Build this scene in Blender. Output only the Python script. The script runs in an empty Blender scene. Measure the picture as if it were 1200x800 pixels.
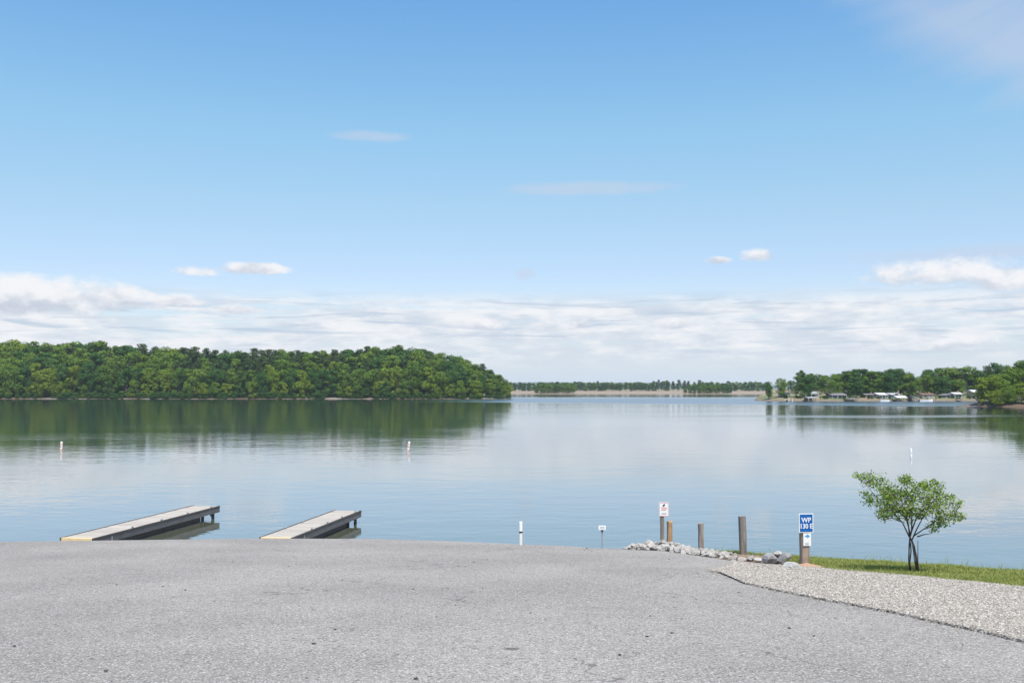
import bpy, math, random
import numpy as np
from mathutils import Vector, Matrix

random.seed(7)
rng = np.random.default_rng(11)
SC = bpy.context.scene
COL = SC.collection
R = math.radians

# ------------------------------------------------------------------ camera
F = 1167.0                     # focal length in photo pixels (35 mm on full frame, 1200 px wide)
HOR = 454.0                    # photo row of the horizon
CAM_Z = 6.5                    # eye height above the lake
PITCH = math.atan((HOR - 400) / F)
cam = bpy.data.cameras.new("camera")
cam.lens = 35.0; cam.sensor_width = 36.0; cam.clip_start = 0.1; cam.clip_end = 20000
camo = bpy.data.objects.new("camera", cam); COL.objects.link(camo)
camo.location = (0, 0, CAM_Z); camo.rotation_euler = (math.pi / 2 + PITCH, 0, 0)
SC.camera = camo

# ------------------------------------------------------------------ render / exposure
SC.render.engine = 'CYCLES'
SC.cycles.use_denoising = True
SC.cycles.max_bounces = 6
SC.cycles.diffuse_bounces = 2
SC.cycles.volume_bounces = 1
SC.cycles.transparent_max_bounces = 8
SC.view_settings.view_transform = 'Standard'
SC.view_settings.look = 'None'
EXPO = 0.30
SC.view_settings.exposure = EXPO
SC.view_settings.gamma = 1.0
SC.view_settings.use_curve_mapping = False

SUN_EL, SUN_AZ = R(66), R(166)          # azimuth from +Y (view direction) clockwise: behind the camera, to the right


# ------------------------------------------------------------------ node helper
class NT:
    def __init__(s, tree):
        s.t = tree; s.n = tree.nodes; s.l = tree.links

    def new(s, typ, **kw):
        nd = s.n.new(typ)
        for k, v in kw.items():
            setattr(nd, k, v)
        return nd

    def put(s, sock, v):
        if v is None:
            return
        if isinstance(v, bpy.types.NodeSocket):
            s.l.new(v, sock)
        elif isinstance(v, (tuple, list)) and len(v) == 3 and sock.type == 'RGBA':
            sock.default_value = (*v, 1)
        else:
            sock.default_value = v

    def m(s, op, a, b=None, c=None, clamp=False):
        nd = s.new('ShaderNodeMath', operation=op, use_clamp=clamp)
        for i, v in enumerate((a, b, c)):
            s.put(nd.inputs[i], v)
        return nd.outputs[0]

    def add(s, a, b): return s.m('ADD', a, b)
    def sub(s, a, b): return s.m('SUBTRACT', a, b)
    def mul(s, a, b): return s.m('MULTIPLY', a, b)

    def step(s, a, lo, hi):              # smoothstep
        nd = s.new('ShaderNodeMapRange', interpolation_type='SMOOTHSTEP')
        s.put(nd.inputs[0], a); s.put(nd.inputs[1], lo); s.put(nd.inputs[2], hi)
        return nd.outputs[0]

    def rng(s, a, lo, hi, x, y):
        nd = s.new('ShaderNodeMapRange')
        for i, v in enumerate((a, lo, hi, x, y)):
            s.put(nd.inputs[i], v)
        return nd.outputs[0]

    def mix(s, f, a, b, mode='MIX'):
        nd = s.new('ShaderNodeMix', data_type='RGBA', blend_type=mode)
        s.put(nd.inputs[0], f); s.put(nd.inputs[6], a); s.put(nd.inputs[7], b)
        return nd.outputs[2]

    def xyz(s, v):
        nd = s.new('ShaderNodeSeparateXYZ'); s.put(nd.inputs[0], v); return nd.outputs

    def vec(s, x, y, z):
        nd = s.new('ShaderNodeCombineXYZ')
        s.put(nd.inputs[0], x); s.put(nd.inputs[1], y); s.put(nd.inputs[2], z)
        return nd.outputs[0]

    def scale(s, v, sc, loc=(0, 0, 0)):
        nd = s.new('ShaderNodeMapping'); s.put(nd.inputs[0], v)
        nd.inputs[1].default_value = loc; nd.inputs[3].default_value = sc
        return nd.outputs[0]

    def noise(s, v, sc=1.0, det=4.0, rough=0.5, dist=0.0):
        nd = s.new('ShaderNodeTexNoise'); s.put(nd.inputs['Vector'], v)
        nd.inputs['Scale'].default_value = sc; nd.inputs['Detail'].default_value = det
        nd.inputs['Roughness'].default_value = rough; nd.inputs['Distortion'].default_value = dist
        return nd.outputs[0]

    def voro(s, v, sc=1.0, feature='F1', out='Distance'):
        nd = s.new('ShaderNodeTexVoronoi', feature=feature); s.put(nd.inputs['Vector'], v)
        nd.inputs['Scale'].default_value = sc
        return nd.outputs[out]

    def ramp(s, f, stops):
        nd = s.new('ShaderNodeValToRGB'); s.put(nd.inputs[0], f)
        e = nd.color_ramp.elements
        while len(e) < len(stops):
            e.new(0.5)
        for i, (p, c) in enumerate(stops):
            e[i].position = p; e[i].color = (*c, 1)
        return nd.outputs[0]

    def bump(s, h, strength=0.5, dist=0.01, normal=None):
        nd = s.new('ShaderNodeBump'); s.put(nd.inputs['Height'], h)
        s.put(nd.inputs['Strength'], strength); s.put(nd.inputs['Distance'], dist)
        if normal is not None:
            s.put(nd.inputs['Normal'], normal)
        return nd.outputs[0]


# ------------------------------------------------------------------ world: clear spring sky with cumulus and a bank of stratus
def az_px(xi): return math.atan((xi - 600) / F) * F
def el_px(xi, yi): return math.atan((HOR - yi) / math.hypot(F, xi - 600)) * F


def build_world():
    w = bpy.data.worlds.new("World"); SC.world = w; w.use_nodes = True
    t = NT(w.node_tree); t.n.clear()
    out = t.new('ShaderNodeOutputWorld'); bg = t.new('ShaderNodeBackground')
    sky = t.new('ShaderNodeTexSky', sky_type='NISHITA')
    sky.sun_disc = False; sky.sun_elevation = SUN_EL; sky.sun_rotation = SUN_AZ
    sky.altitude = 200; sky.air_density = 1.0; sky.dust_density = 0.6; sky.ozone_density = 2.0
    S = 0.133
    d = t.new('ShaderNodeTexCoord').outputs['Generated']
    nrm = t.new('ShaderNodeVectorMath', operation='NORMALIZE'); t.put(nrm.inputs[0], d)
    x, y, z = t.xyz(nrm.outputs[0])
    U = t.mul(t.m('ARCTAN2', x, y), F)
    V = t.mul(t.m('ARCSINE', z), F)
    hl = t.m('SQRT', t.add(t.mul(x, x), t.mul(y, y)))
    P = t.vec(t.mul(t.m('DIVIDE', x, hl), F), t.mul(t.m('DIVIDE', y, hl), F), V)
    # cumulus, each an ellipse with a flat base broken up by noise: (photo x, y, half width, half height, weight)
    blobs = [(25, 343, 95, 26, 1), (115, 345, 70, 18, .85), (200, 351, 34, 10, .75), (228, 316, 24, 8, .7),
             (296, 313, 38, 9, .8), (284, 362, 24, 8, .7), (892, 297, 20, 10, .75), (842, 304, 15, 6, .6),
             (1105, 315, 66, 21, .95), (1190, 320, 70, 22, .7), (470, 386, 20, 10, .6), (555, 378, 50, 10, .6),
             (660, 379, 34, 10, .6), (790, 379, 34, 9, .6), (1075, 405, 60, 8, .55), (-120, 338, 90, 26, .9),
             (1380, 330, 120, 24, .9), (1140, 400, 40, 9, .55)]
    wisps = [(690, 219, 110, 9), (432, 157, 50, 7), (1150, 296, 150, 10), (615, 320, 14, 8)]
    n1 = t.noise(t.scale(P, (1 / 44, 1 / 44, 1 / 26)), 1, 6, .64)
    n1u = t.noise(t.scale(P, (1 / 44, 1 / 44, 1 / 24), (0, 0, .22)), 1, 5, .6)
    Fm, T = None, None
    for bx, by, rx, ry, wt in blobs:
        cu, cv = az_px(bx), el_px(bx, by)
        du = t.m('DIVIDE', t.sub(U, cu), rx * 1.15)
        dv = t.m('DIVIDE', t.sub(V, cv - ry * .25), ry)
        below = t.m('MINIMUM', dv, 0.0)
        f = t.sub(t.sub(wt, t.mul(du, du)), t.add(t.mul(dv, dv), t.mul(t.mul(below, below), 1.6)))
        f = t.m('MAXIMUM', f, -1.5)
        g = t.mul(t.add(f, 1.5), dv)
        if Fm is None:
            Fm, T = f, g
        else:
            Fm, T = t.m('MAXIMUM', Fm, f), t.add(T, g)
    cu_d = t.step(t.add(Fm, t.mul(t.sub(n1, .5), 3.6)), -.4, .75)
    cu_d = t.mul(cu_d, t.step(Fm, -1.3, -.1))
    lit = t.step(t.add(t.mul(T, .22), t.mul(t.sub(n1, n1u), 2.2)), -.55, .5)
    Wm = None
    for bx, by, rx, ry in wisps:
        du = t.m('DIVIDE', t.sub(U, az_px(bx)), rx); dv = t.m('DIVIDE', t.sub(V, el_px(bx, by)), ry)
        f = t.m('MAXIMUM', t.sub(1.0, t.add(t.mul(du, du), t.mul(dv, dv))), -1.5)
        Wm = f if Wm is None else t.m('MAXIMUM', Wm, f)
    wi_d = t.mul(t.step(t.add(Wm, t.mul(t.sub(n1, .5), 1.6)), -.3, 1.2), t.step(Wm, -1.0, .2))
    # stratus streaks in a bank above the horizon, everywhere round
    Ps = t.scale(P, (1 / 210, 1 / 210, 1 / 13))
    n2 = t.noise(Ps, 1, 6, .55, .3)
    n2b = t.noise(t.scale(P, (1 / 640, 1 / 640, 1 / 70), (3.1, 1.7, .4)), 1, 3, .5)
    n2c = t.noise(t.scale(P, (1 / 60, 1 / 60, 1 / 16), (1, 5, 2)), 1, 6, .6)
    band = t.mul(t.step(V, 118, 88), t.step(V, 12, 52))
    st = t.add(t.add(t.mul(t.sub(n2, .5), 2.2), t.mul(t.sub(n2b, .5), 2.0)), t.mul(t.sub(n2c, .5), 1.0))
    st_d = t.mul(t.step(st, -.42, .22), band)
    n4 = t.noise(t.scale(P, (1 / 170, 1 / 170, 1 / 10), (2.2, 7.1, 3.3)), 1, 5, .55, .7)
    gs_d = t.mul(t.mul(t.step(n4, .53, .66), t.mul(t.step(V, 116, 92), t.step(V, 22, 60))), .75)
    # thin cirrus, thickest high on the right
    ca, cb = math.cos(R(-14)), math.sin(R(-14))
    U2 = t.add(t.mul(U, ca), t.mul(V, -cb)); V2 = t.add(t.mul(U, cb), t.mul(V, ca))
    n3 = t.noise(t.vec(t.mul(U2, 1 / 330), t.mul(V2, 1 / 62), 4.0), 1, 5, .52, .6)
    n3b = t.noise(t.vec(t.mul(U, 1 / 700), t.mul(V, 1 / 420), 9.3), 1, 2, .5)
    reg = t.add(t.rng(t.add(U, t.mul(V, 1.5)), 830, 1060, -.42, .42), t.mul(t.sub(n3b, .5), .5))
    ci_d = t.step(t.add(t.sub(n3, .5), reg), .0, .55)
    ci_d = t.mul(t.mul(ci_d, t.step(V, 250, 330)), .62)
    # colours (display-referred targets divided by the strength below)
    e = 1 / (S * 2 ** EXPO)
    base = sky.outputs[0]
    tint = t.ramp(t.rng(V, 0, 700, 0, 1), [(0, (.94, .92, .97)), (.19, (.93, .90, .95)), (.29, (.98, 1.01, .955)), (.43, (.96, 1.16, 1.085)), (.63, (.76, 1.12, 1.23)), (1, (.76, 1.08, 1.2))])
    base = t.mix(1.0, base, tint, 'MULTIPLY')
    haze_c = tuple(v * e for v in (.62, .71, .82))
    base = t.mix(t.mul(t.step(V, 150, 10), .8), base, haze_c)
    c = t.mix(t.m('MAXIMUM', ci_d, t.mul(wi_d, .5)), base, tuple(v * e for v in (.60, .66, .79)))
    st_c = t.mix(t.step(n2c, .35, .62), tuple(v * e for v in (.66, .72, .81)), tuple(v * e for v in (.92, .92, .94)))
    c = t.mix(t.mul(st_d, .9), c, st_c)
    c = t.mix(gs_d, c, tuple(v * e for v in (.50, .61, .75)))
    cu_c = t.mix(lit, tuple(v * e for v in (.58, .63, .73)), tuple(v * e for v in (.93, .93, .95)))
    c = t.mix(t.mul(cu_d, .95), c, cu_c)
    t.put(bg.inputs[0], c); bg.inputs[1].default_value = S
    t.l.new(bg.outputs[0], out.inputs[0])


build_world()
SC.world.cycles.sampling_method = 'MANUAL'; SC.world.cycles.sample_map_resolution = 512
sun = bpy.data.lights.new("sun", 'SUN'); sun.energy = 5.0; sun.angle = R(0.53); sun.color = (1.0, .95, .88)
suno = bpy.data.objects.new("sun", sun); COL.objects.link(suno)
sd = Vector((math.sin(SUN_AZ) * math.cos(SUN_EL), math.cos(SUN_AZ) * math.cos(SUN_EL), math.sin(SUN_EL)))
suno.rotation_euler = sd.to_track_quat('Z', 'Y').to_euler(); suno.location = sd * 60

# ------------------------------------------------------------------ object helpers
def tag(o, label=None, cat=None, group=None, kind=None):
    if label: o['label'] = label
    if cat: o['category'] = cat
    if group: o['group'] = group
    if kind: o['kind'] = kind
    return o


def link(name, data, parent=None, loc=None, rot=None, scale=None):
    o = bpy.data.objects.new(name, data); COL.objects.link(o)
    if parent is not None: o.parent = parent
    if loc is not None: o.location = loc
    if rot is not None: o.rotation_euler = rot
    if scale is not None: o.scale = scale if hasattr(scale, '__len__') else (scale,) * 3
    return o


def empty(name, loc=(0, 0, 0), rz=0.0):
    o = link(name, None, None, loc, (0, 0, rz)); o.empty_display_size = .2
    return o


def np_mesh(name, verts, faces, mat, smooth=False):
    """verts (n,3), faces (m,k) arrays"""
    me = bpy.data.meshes.new(name)
    verts = np.asarray(verts, dtype=np.float32); faces = np.asarray(faces, dtype=np.int32)
    k = faces.shape[1]
    me.vertices.add(len(verts)); me.vertices.foreach_set('co', verts.ravel())
    me.loops.add(faces.size); me.loops.foreach_set('vertex_index', faces.ravel())
    me.polygons.add(len(faces))
    me.polygons.foreach_set('loop_start', np.arange(0, faces.size, k, dtype=np.int32))
    me.polygons.foreach_set('use_smooth', np.full(len(faces), smooth, dtype=bool))
    me.update(calc_edges=True); me.validate()
    me.materials.append(mat)
    return me


class MB:
    """collects boxes, tubes and polygons into one mesh"""
    def __init__(s): s.v = []; s.f = []

    def poly(s, pts):
        b = len(s.v); s.v += [tuple(p) for p in pts]; s.f.append(tuple(range(b, b + len(pts)))); return s

    def box(s, lo, hi, jit=0.0):
        b = len(s.v)
        for z in (lo[2], hi[2]):
            for x, y in ((lo[0], lo[1]), (hi[0], lo[1]), (hi[0], hi[1]), (lo[0], hi[1])):
                s.v.append((x + random.uniform(-jit, jit), y + random.uniform(-jit, jit), z + random.uniform(-jit, jit)))
        for q in ((3, 2, 1, 0), (4, 5, 6, 7), (0, 1, 5, 4), (1, 2, 6, 5), (2, 3, 7, 6), (3, 0, 4, 7)):
            s.f.append(tuple(b + i for i in q))
        return s

    def tube(s, pts, rad, n=8, cap=True):
        pts = [Vector(p) for p in pts]
        b = len(s.v); m = len(pts)
        for i, p in enumerate(pts):
            a = pts[max(i - 1, 0)]; c = pts[min(i + 1, m - 1)]
            q = (c - a).to_track_quat('Z', 'Y')
            r = rad[i] if hasattr(rad, '__len__') else rad
            for j in range(n):
                an = 2 * math.pi * j / n
                s.v.append(tuple(p + q @ Vector((math.cos(an) * r, math.sin(an) * r, 0))))
        for i in range(m - 1):
            for j in range(n):
                j2 = (j + 1) % n
                s.f.append((b + i * n + j, b + i * n + j2, b + (i + 1) * n + j2, b + (i + 1) * n + j))
        if cap:
            s.f.append(tuple(b + j for j in reversed(range(n))))
            s.f.append(tuple(b + (m - 1) * n + j for j in range(n)))
        return s

    def mesh(s, name, mat, smooth=False):
        me = bpy.data.meshes.new(name); me.from_pydata(s.v, [], s.f); me.update()
        me.materials.append(mat)
        if smooth:
            me.polygons.foreach_set('use_smooth', [True] * len(me.polygons))
        return me

    def build(s, name, mat, parent=None, loc=None, rot=None, smooth=False):
        return link(name, s.mesh(name, mat, smooth), parent, loc, rot)


def bevel(o, w=.004, seg=2):
    md = o.modifiers.new('bevel', 'BEVEL'); md.width = w; md.segments = seg; md.limit_method = 'ANGLE'
    return o


ORD = ['first', 'second', 'third', 'fourth', 'fifth', 'sixth', 'seventh', 'eighth', 'ninth', 'tenth', 'eleventh', 'twelfth',
       'thirteenth', 'fourteenth', 'fifteenth', 'sixteenth', 'seventeenth', 'eighteenth', 'nineteenth']
TENS = {2: ('twenty', 'twentieth'), 3: ('thirty', 'thirtieth'), 4: ('forty', 'fortieth'), 5: ('fifty', 'fiftieth'), 6: ('sixty', 'sixtieth'), 7: ('seventy', 'seventieth')}


def ordinal(k):                     # 1 based
    if k <= 19: return ORD[k - 1]
    a, b = divmod(k, 10)
    return TENS[a][1] if b == 0 else TENS[a][0] + '-' + ORD[b - 1]


# ------------------------------------------------------------------ materials
def mat(name, fn, rough=.8):
    m = bpy.data.materials.new(name); m.use_nodes = True
    t = NT(m.node_tree); b = t.n['Principled BSDF']; b.inputs['Roughness'].default_value = rough
    fn(t, b)
    return m


def plain(name, col, rough=.7, var=.15, sc=6.0):
    def fn(t, b):
        co = t.new('ShaderNodeTexCoord').outputs['Object']
        n = t.noise(co, sc, 5, .6)
        c = t.mix(n, tuple(v * (1 - var) for v in col), tuple(min(1, v * (1 + var)) for v in col))
        t.put(b.inputs['Base Color'], c)
    return mat(name, fn, rough)


def m_asphalt(t, b):
    co = t.new('ShaderNodeNewGeometry').outputs['Position']
    big = t.noise(co, .35, 4, .55); mid = t.noise(co, 2.5, 4, .6); fine = t.noise(co, 60, 3, .7)
    sp = t.voro(co, 70, 'F1', 'Color'); spx = t.xyz(sp)[0]
    spd = t.xyz(t.voro(co, 38, 'F1', 'Color'))[1]
    c = t.mix(t.step(big, .3, .7), (.210, .194, .177), (.277, .257, .235))
    c = t.mix(t.mul(t.step(mid, .35, .75), .35), c, (.215, .206, .195))
    c = t.mix(t.step(fine, .3, .72), t.mix(1.0, c, (.54, .54, .55), 'MULTIPLY'), t.mix(1.0, c, (1.38, 1.37, 1.35), 'MULTIPLY'))
    c = t.mix(t.mul(t.step(spx, .84, .93), .75), c, (.52, .50, .49))
    c = t.mix(t.mul(t.step(spd, .14, .05), .65), c, (.06, .06, .062))
    # hairline cracks here and there
    wob = t.new('ShaderNodeVectorMath', operation='ADD'); t.put(wob.inputs[0], co)
    nz = t.new('ShaderNodeTexNoise'); t.put(nz.inputs['Vector'], co); nz.inputs['Scale'].default_value = 1.1; nz.inputs['Detail'].default_value = 6
    wv = t.new('ShaderNodeVectorMath', operation='SCALE'); t.l.new(nz.outputs[1], wv.inputs[0]); wv.inputs[3].default_value = 1.6
    t.l.new(wv.outputs[0], wob.inputs[1])
    ed = t.voro(wob.outputs[0], .19, 'DISTANCE_TO_EDGE')
    cr = t.mul(t.step(ed, .0032, .0012), t.step(t.noise(co, .5, 2, .5), .46, .57))
    c = t.mix(t.mul(cr, .65), c, (.05, .05, .05))
    # one oil spot on the lot
    x, y, z = t.xyz(co)
    ox, oy = 0.0, 10.1
    dd = t.add(t.m('POWER', t.m('DIVIDE', t.sub(x, ox), .10), 2.0), t.m('POWER', t.m('DIVIDE', t.sub(y, oy), .10), 2.0))
    dd = t.add(dd, t.mul(t.sub(t.noise(co, 18, 3, .6), .5), 2.4))
    c = t.mix(t.mul(t.step(dd, 1.1, .3), .75), c, (.05, .048, .05))
    t.put(b.inputs['Base Color'], c)
    h = t.add(t.mul(fine, 1.0), t.mul(spx, .6))
    t.put(b.inputs['Normal'], t.bump(h, .55, .006))


def m_soil(t, b):
    co = t.new('ShaderNodeNewGeometry').outputs['Position']
    n = t.noise(co, 1.2, 5, .6); f = t.noise(co, 30, 4, .65)
    c = t.mix(t.step(n, .35, .65), (.20, .125, .075), (.27, .20, .13))
    c = t.mix(t.step(f, .3, .7), t.mix(1.0, c, (.7, .7, .7), 'MULTIPLY'), c)
    t.put(b.inputs['Base Color'], c); t.put(b.inputs['Normal'], t.bump(f, .6, .02))


def m_gravelbed(t, b):
    co = t.new('ShaderNodeNewGeometry').outputs['Position']
    v = t.xyz(t.voro(co, 32, 'F1', 'Color'))[0]; dd = t.voro(co, 32, 'F1'); n = t.noise(co, 1.3, 4, .6)
    c = t.ramp(v, [(0, (.20, .18, .16)), (.5, (.27, .247, .222)), (1, (.36, .335, .305))])
    c = t.mix(t.mul(t.step(n, .5, .75), .4), c, (.25, .22, .19))
    t.put(b.inputs['Base Color'], c); t.put(b.inputs['Normal'], t.bump(dd, .9, .02))


def m_island(name, stops, rough=.85, transl=0.0, vary=.25, spec=.3):
    """colour by random per island and, more mildly, per object"""
    def fn(t, b):
        g = t.new('ShaderNodeNewGeometry').outputs['Random Per Island']
        o = t.new('ShaderNodeObjectInfo').outputs['Random']
        f = t.add(t.mul(g, vary), t.mul(o, 1 - vary))
        c = t.ramp(f, stops)
        t.put(b.inputs['Base Color'], c); b.inputs['Specular IOR Level'].default_value = spec
        if transl:
            tr = t.new('ShaderNodeBsdfTranslucent'); t.put(tr.inputs[0], t.mix(1.0, c, (1.25, 1.2, .6), 'MULTIPLY'))
            mx = t.new('ShaderNodeMixShader'); mx.inputs[0].default_value = transl
            o_ = t.n['Material Output']
            t.l.new(b.outputs[0], mx.inputs[1]); t.l.new(tr.outputs[0], mx.inputs[2]); t.l.new(mx.outputs[0], o_.inputs[0])
    return mat(name, fn, rough)


def m_stone(name, a, bcol):
    def fn(t, b):
        tc = t.new('ShaderNodeTexCoord').outputs['Object']
        o = t.new('ShaderNodeObjectInfo').outputs['Random']
        n = t.noise(tc, 2.2, 6, .65); f = t.noise(tc, 14, 5, .7)
        c = t.mix(o, a, bcol)
        c = t.mix(t.step(n, .35, .7), c, t.mix(1.0, c, (1.3, 1.29, 1.27), 'MULTIPLY'))
        c = t.mix(t.mul(t.step(f, .55, .7), .5), c, (.16, .15, .15))
        t.put(b.inputs['Base Color'], c); t.put(b.inputs['Normal'], t.bump(t.add(n, t.mul(f, .5)), .7, .05))
    return mat(name, fn, .9)


def m_wood(name, a, bcol, axis='Z', grain=26.0):
    def fn(t, b):
        tc = t.new('ShaderNodeTexCoord').outputs['Object']
        o = t.new('ShaderNodeObjectInfo').outputs['Random']
        sc = {'Z': (grain, grain, 1.6), 'X': (1.6, grain, grain), 'Y': (grain, 1.6, grain)}[axis]
        off = t.new('ShaderNodeVectorMath', operation='ADD'); t.put(off.inputs[0], tc); t.put(off.inputs[1], t.vec(t.mul(o, 40.0), t.mul(o, 17.0), 0.0))
        n = t.noise(t.scale(off.outputs[0], sc), 1, 5, .65, .4); s = t.noise(off.outputs[0], 3, 4, .6)
        c = t.mix(t.step(n, .3, .7), a, bcol)
        c = t.mix(t.mul(t.step(s, .5, .75), .35), c, tuple(v * .6 for v in a))
        c = t.mix(1.0, c, t.mix(o, (.86, .86, .86), (1.12, 1.1, 1.08)), 'MULTIPLY')
        t.put(b.inputs['Base Color'], c); t.put(b.inputs['Normal'], t.bump(n, .5, .004))
    return mat(name, fn, .85)


def m_water(t, b):
    co = t.new('ShaderNodeNewGeometry').outputs['Position']
    x, y, z = t.xyz(co)
    # ripple fields: small cat's paws over the near water, a wind lane off the far shores
    w1 = t.noise(t.scale(co, (1.0, 1.25, 1)), 1.0, 3, .55, .3)
    w2 = t.noise(t.scale(co, (.28, .42, 1)), 1.0, 2, .5, .2)
    w3 = t.noise(t.scale(co, (3.2, 3.6, 1)), 1.0, 2, .5)
    patch = t.noise(t.scale(co, (.012, .03, 1)), 1.0, 3, .55, .4)
    lane_e = t.mul(t.sub(t.noise(t.scale(co, (.012, .004, 1)), 1.0, 3, .5), .5), 40.0)
    yy = t.add(y, lane_e)
    lo = t.rng(x, 0, 130, 425, 338)
    lane = t.mul(t.mul(t.step(t.sub(yy, lo), 0, 22), t.step(yy, 700, 560)), t.step(t.add(x, t.mul(t.sub(y, 440), .18)), -60, 15))
    lane2 = t.mul(t.mul(t.step(yy, 214, 222), t.step(yy, 240, 232)), t.step(x, 20, 75))
    wind = t.m('MAXIMUM', lane, t.mul(lane2, t.mul(t.step(patch, .35, .6), .5)))
    far = t.step(y, 60, 260)
    amp = t.add(t.add(t.mul(t.step(patch, .4, .65), .44), .32), t.mul(wind, 3.2))
    h = t.add(t.add(t.mul(w1, .045), t.mul(w2, .10)), t.mul(w3, .010))
    nb = t.new('ShaderNodeBump'); t.put(nb.inputs['Height'], t.mul(h, amp)); nb.inputs['Strength'].default_value = 1.0; nb.inputs['Distance'].default_value = .30
    t.put(b.inputs['Normal'], nb.outputs[0])
    rg = t.add(t.add(.03, t.mul(far, .03)), t.mul(wind, .18))
    t.put(b.inputs['Roughness'], rg)
    b.inputs['IOR'].default_value = 1.36
    gl = t.new('ShaderNodeBsdfGlossy'); gl.inputs['Color'].default_value = (.93, .96, 1.0, 1)
    t.put(gl.inputs['Roughness'], rg); t.l.new(nb.outputs[0], gl.inputs['Normal'])
    mx = t.new('ShaderNodeMixShader'); mx.inputs[0].default_value = .30
    t.l.new(b.outputs[0], mx.inputs[1]); t.l.new(gl.outputs[0], mx.inputs[2]); t.l.new(mx.outputs[0], t.n['Material Output'].inputs[0])
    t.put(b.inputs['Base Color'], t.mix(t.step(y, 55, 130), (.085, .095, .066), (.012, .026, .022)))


M = {}
M['asphalt'] = mat('asphalt', m_asphalt, .9)
M['soil'] = mat('soil', m_soil, .95)
M['gravelbed'] = mat('gravel_bed', m_gravelbed, .95)
M['gravel'] = m_island('gravel_stone', [(0, (.20, .178, .155)), (.35, (.31, .28, .245)), (.7, (.375, .345, .307)), (1, (.50, .465, .42))], .9, vary=1.0)
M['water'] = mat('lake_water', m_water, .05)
M['grass'] = m_island('grass_blade', [(0, (.16, .22, .05)), (.55, (.245, .30, .075)), (.85, (.33, .34, .12)), (1, (.42, .37, .19))], .7, .3, vary=1.0)
M['straw'] = m_island('dry_blade', [(0, (.25, .20, .10)), (.5, (.36, .29, .15)), (1, (.46, .38, .22))], .8, .25, vary=1.0)
M['leafnear'] = m_island('leaf_near', [(0, (.09, .17, .022)), (.5, (.16, .27, .03)), (1, (.26, .36, .045))], .5, .4, vary=1.0, spec=.4)
M['leaf'] = m_island('leaf_mid', [(0, (.062, .118, .020)), (.4, (.092, .16, .024)), (.75, (.122, .188, .027)), (1, (.07, .13, .031))], .85, .08, vary=.3, spec=.08)
M['leafbright'] = m_island('leaf_bright', [(0, (.11, .18, .02)), (.6, (.145, .205, .024)), (1, (.175, .225, .028))], .85, .10, vary=.3, spec=.08)
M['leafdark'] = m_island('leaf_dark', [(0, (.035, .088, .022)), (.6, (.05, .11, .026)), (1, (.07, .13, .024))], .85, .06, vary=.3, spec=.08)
M['needle'] = m_island('pine_needle', [(0, (.04, .08, .028)), (.5, (.055, .092, .032)), (1, (.085, .10, .038))], .85, .06, vary=.4, spec=.08)
M['bark'] = plain('bark', (.12, .10, .085), .9, .35, 4)
M['barkpine'] = plain('bark_pine', (.17, .115, .085), .9, .35, 4)
M['barknear'] = plain('bark_near', (.075, .062, .055), .85, .35, 18)
M['stone'] = m_stone('riprap_stone', (.275, .258, .24), (.44, .415, .385))
M['stonegrey'] = m_stone('boulder_grey', (.22, .215, .22), (.27, .265, .268))
M['stonewhite'] = m_stone('boulder_white', (.44, .43, .41), (.48, .47, .45))
M['deck'] = m_wood('deck_board', (.33, .30, .265), (.44, .405, .365), 'X')
M['fascia'] = m_wood('dock_fascia', (.075, .075, .08), (.13, .13, .135), 'Y')
M['fasciacap'] = m_wood('dock_edge', (.045, .042, .04), (.075, .07, .068), 'Y')
M['yellowwood'] = m_wood('new_end_board', (.55, .42, .22), (.68, .54, .31), 'X')
M['pile'] = m_wood('dock_pile', (.045, .043, .04), (.075, .07, .065), 'Z')
M['post'] = m_wood('weathered_post', (.17, .125, .095), (.33, .26, .20), 'Z', 30)
M['postgrey'] = m_wood('weathered_post_grey', (.16, .135, .115), (.30, .26, .23), 'Z', 30)
M['postorange'] = m_wood('split_post', (.26, .15, .075), (.46, .30, .16), 'Z', 30)
M['blue'] = plain('sign_blue', (.004, .105, .37), .45, .06)
M['white'] = plain('white_paint', (.78, .78, .77), .5, .05)
M['red'] = plain('sign_red', (.62, .16, .13), .5, .1)
M['black'] = plain('black_paint', (.03, .03, .035), .5, .1)
M['lightblue'] = plain('emblem_blue', (.05, .30, .62), .5, .08)
M['greyprint'] = plain('grey_print', (.35, .34, .36), .6, .1)
M['steel'] = plain('galvanised_steel', (.30, .29, .31), .5, .15, 12)
M['orange'] = plain('buoy_orange', (.72, .20, .07), .45, .1)
M['pipe'] = plain('white_pipe', (.72, .69, .62), .5, .1, 9)


# ------------------------------------------------------------------ terrain near the camera
def soft(t, w=.6): return .5 * (t + np.sqrt(t * t + w * w))


def slope_z(y):
    y = np.asarray(y, float)
    return np.where(y >= 0, 4.85 - .095 * y, 4.85 + .095 * 8 * (1 - np.exp(np.minimum(y, 0) / 8)))


def plane_hit(xi, yi):
    """photo pixel -> point on the sloping lot"""
    a = math.atan((yi - 400) / F) - PITCH
    # exact ray
    c, s = math.cos(PITCH), math.sin(PITCH)
    v = (400 - yi) / F
    dy, dz = c - v * s, s + v * c
    d = 1.65 / (-dz - .095 * dy)
    return ((xi - 600) / F * d, dy * d)


CREST_PX = [(-500, 640), (0, 634.5), (150, 632.5), (300, 630.6), (430, 631), (520, 633.5), (600, 637), (700, 641), (740, 642), (800, 642.5),
            (870, 645.5), (950, 652), (1075, 660), (1200, 668), (1400, 682), (1800, 720)]
_c = np.array([plane_hit(*p) for p in CREST_PX])


def crest(x): return np.interp(x, _c[:, 0], _c[:, 1])


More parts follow.
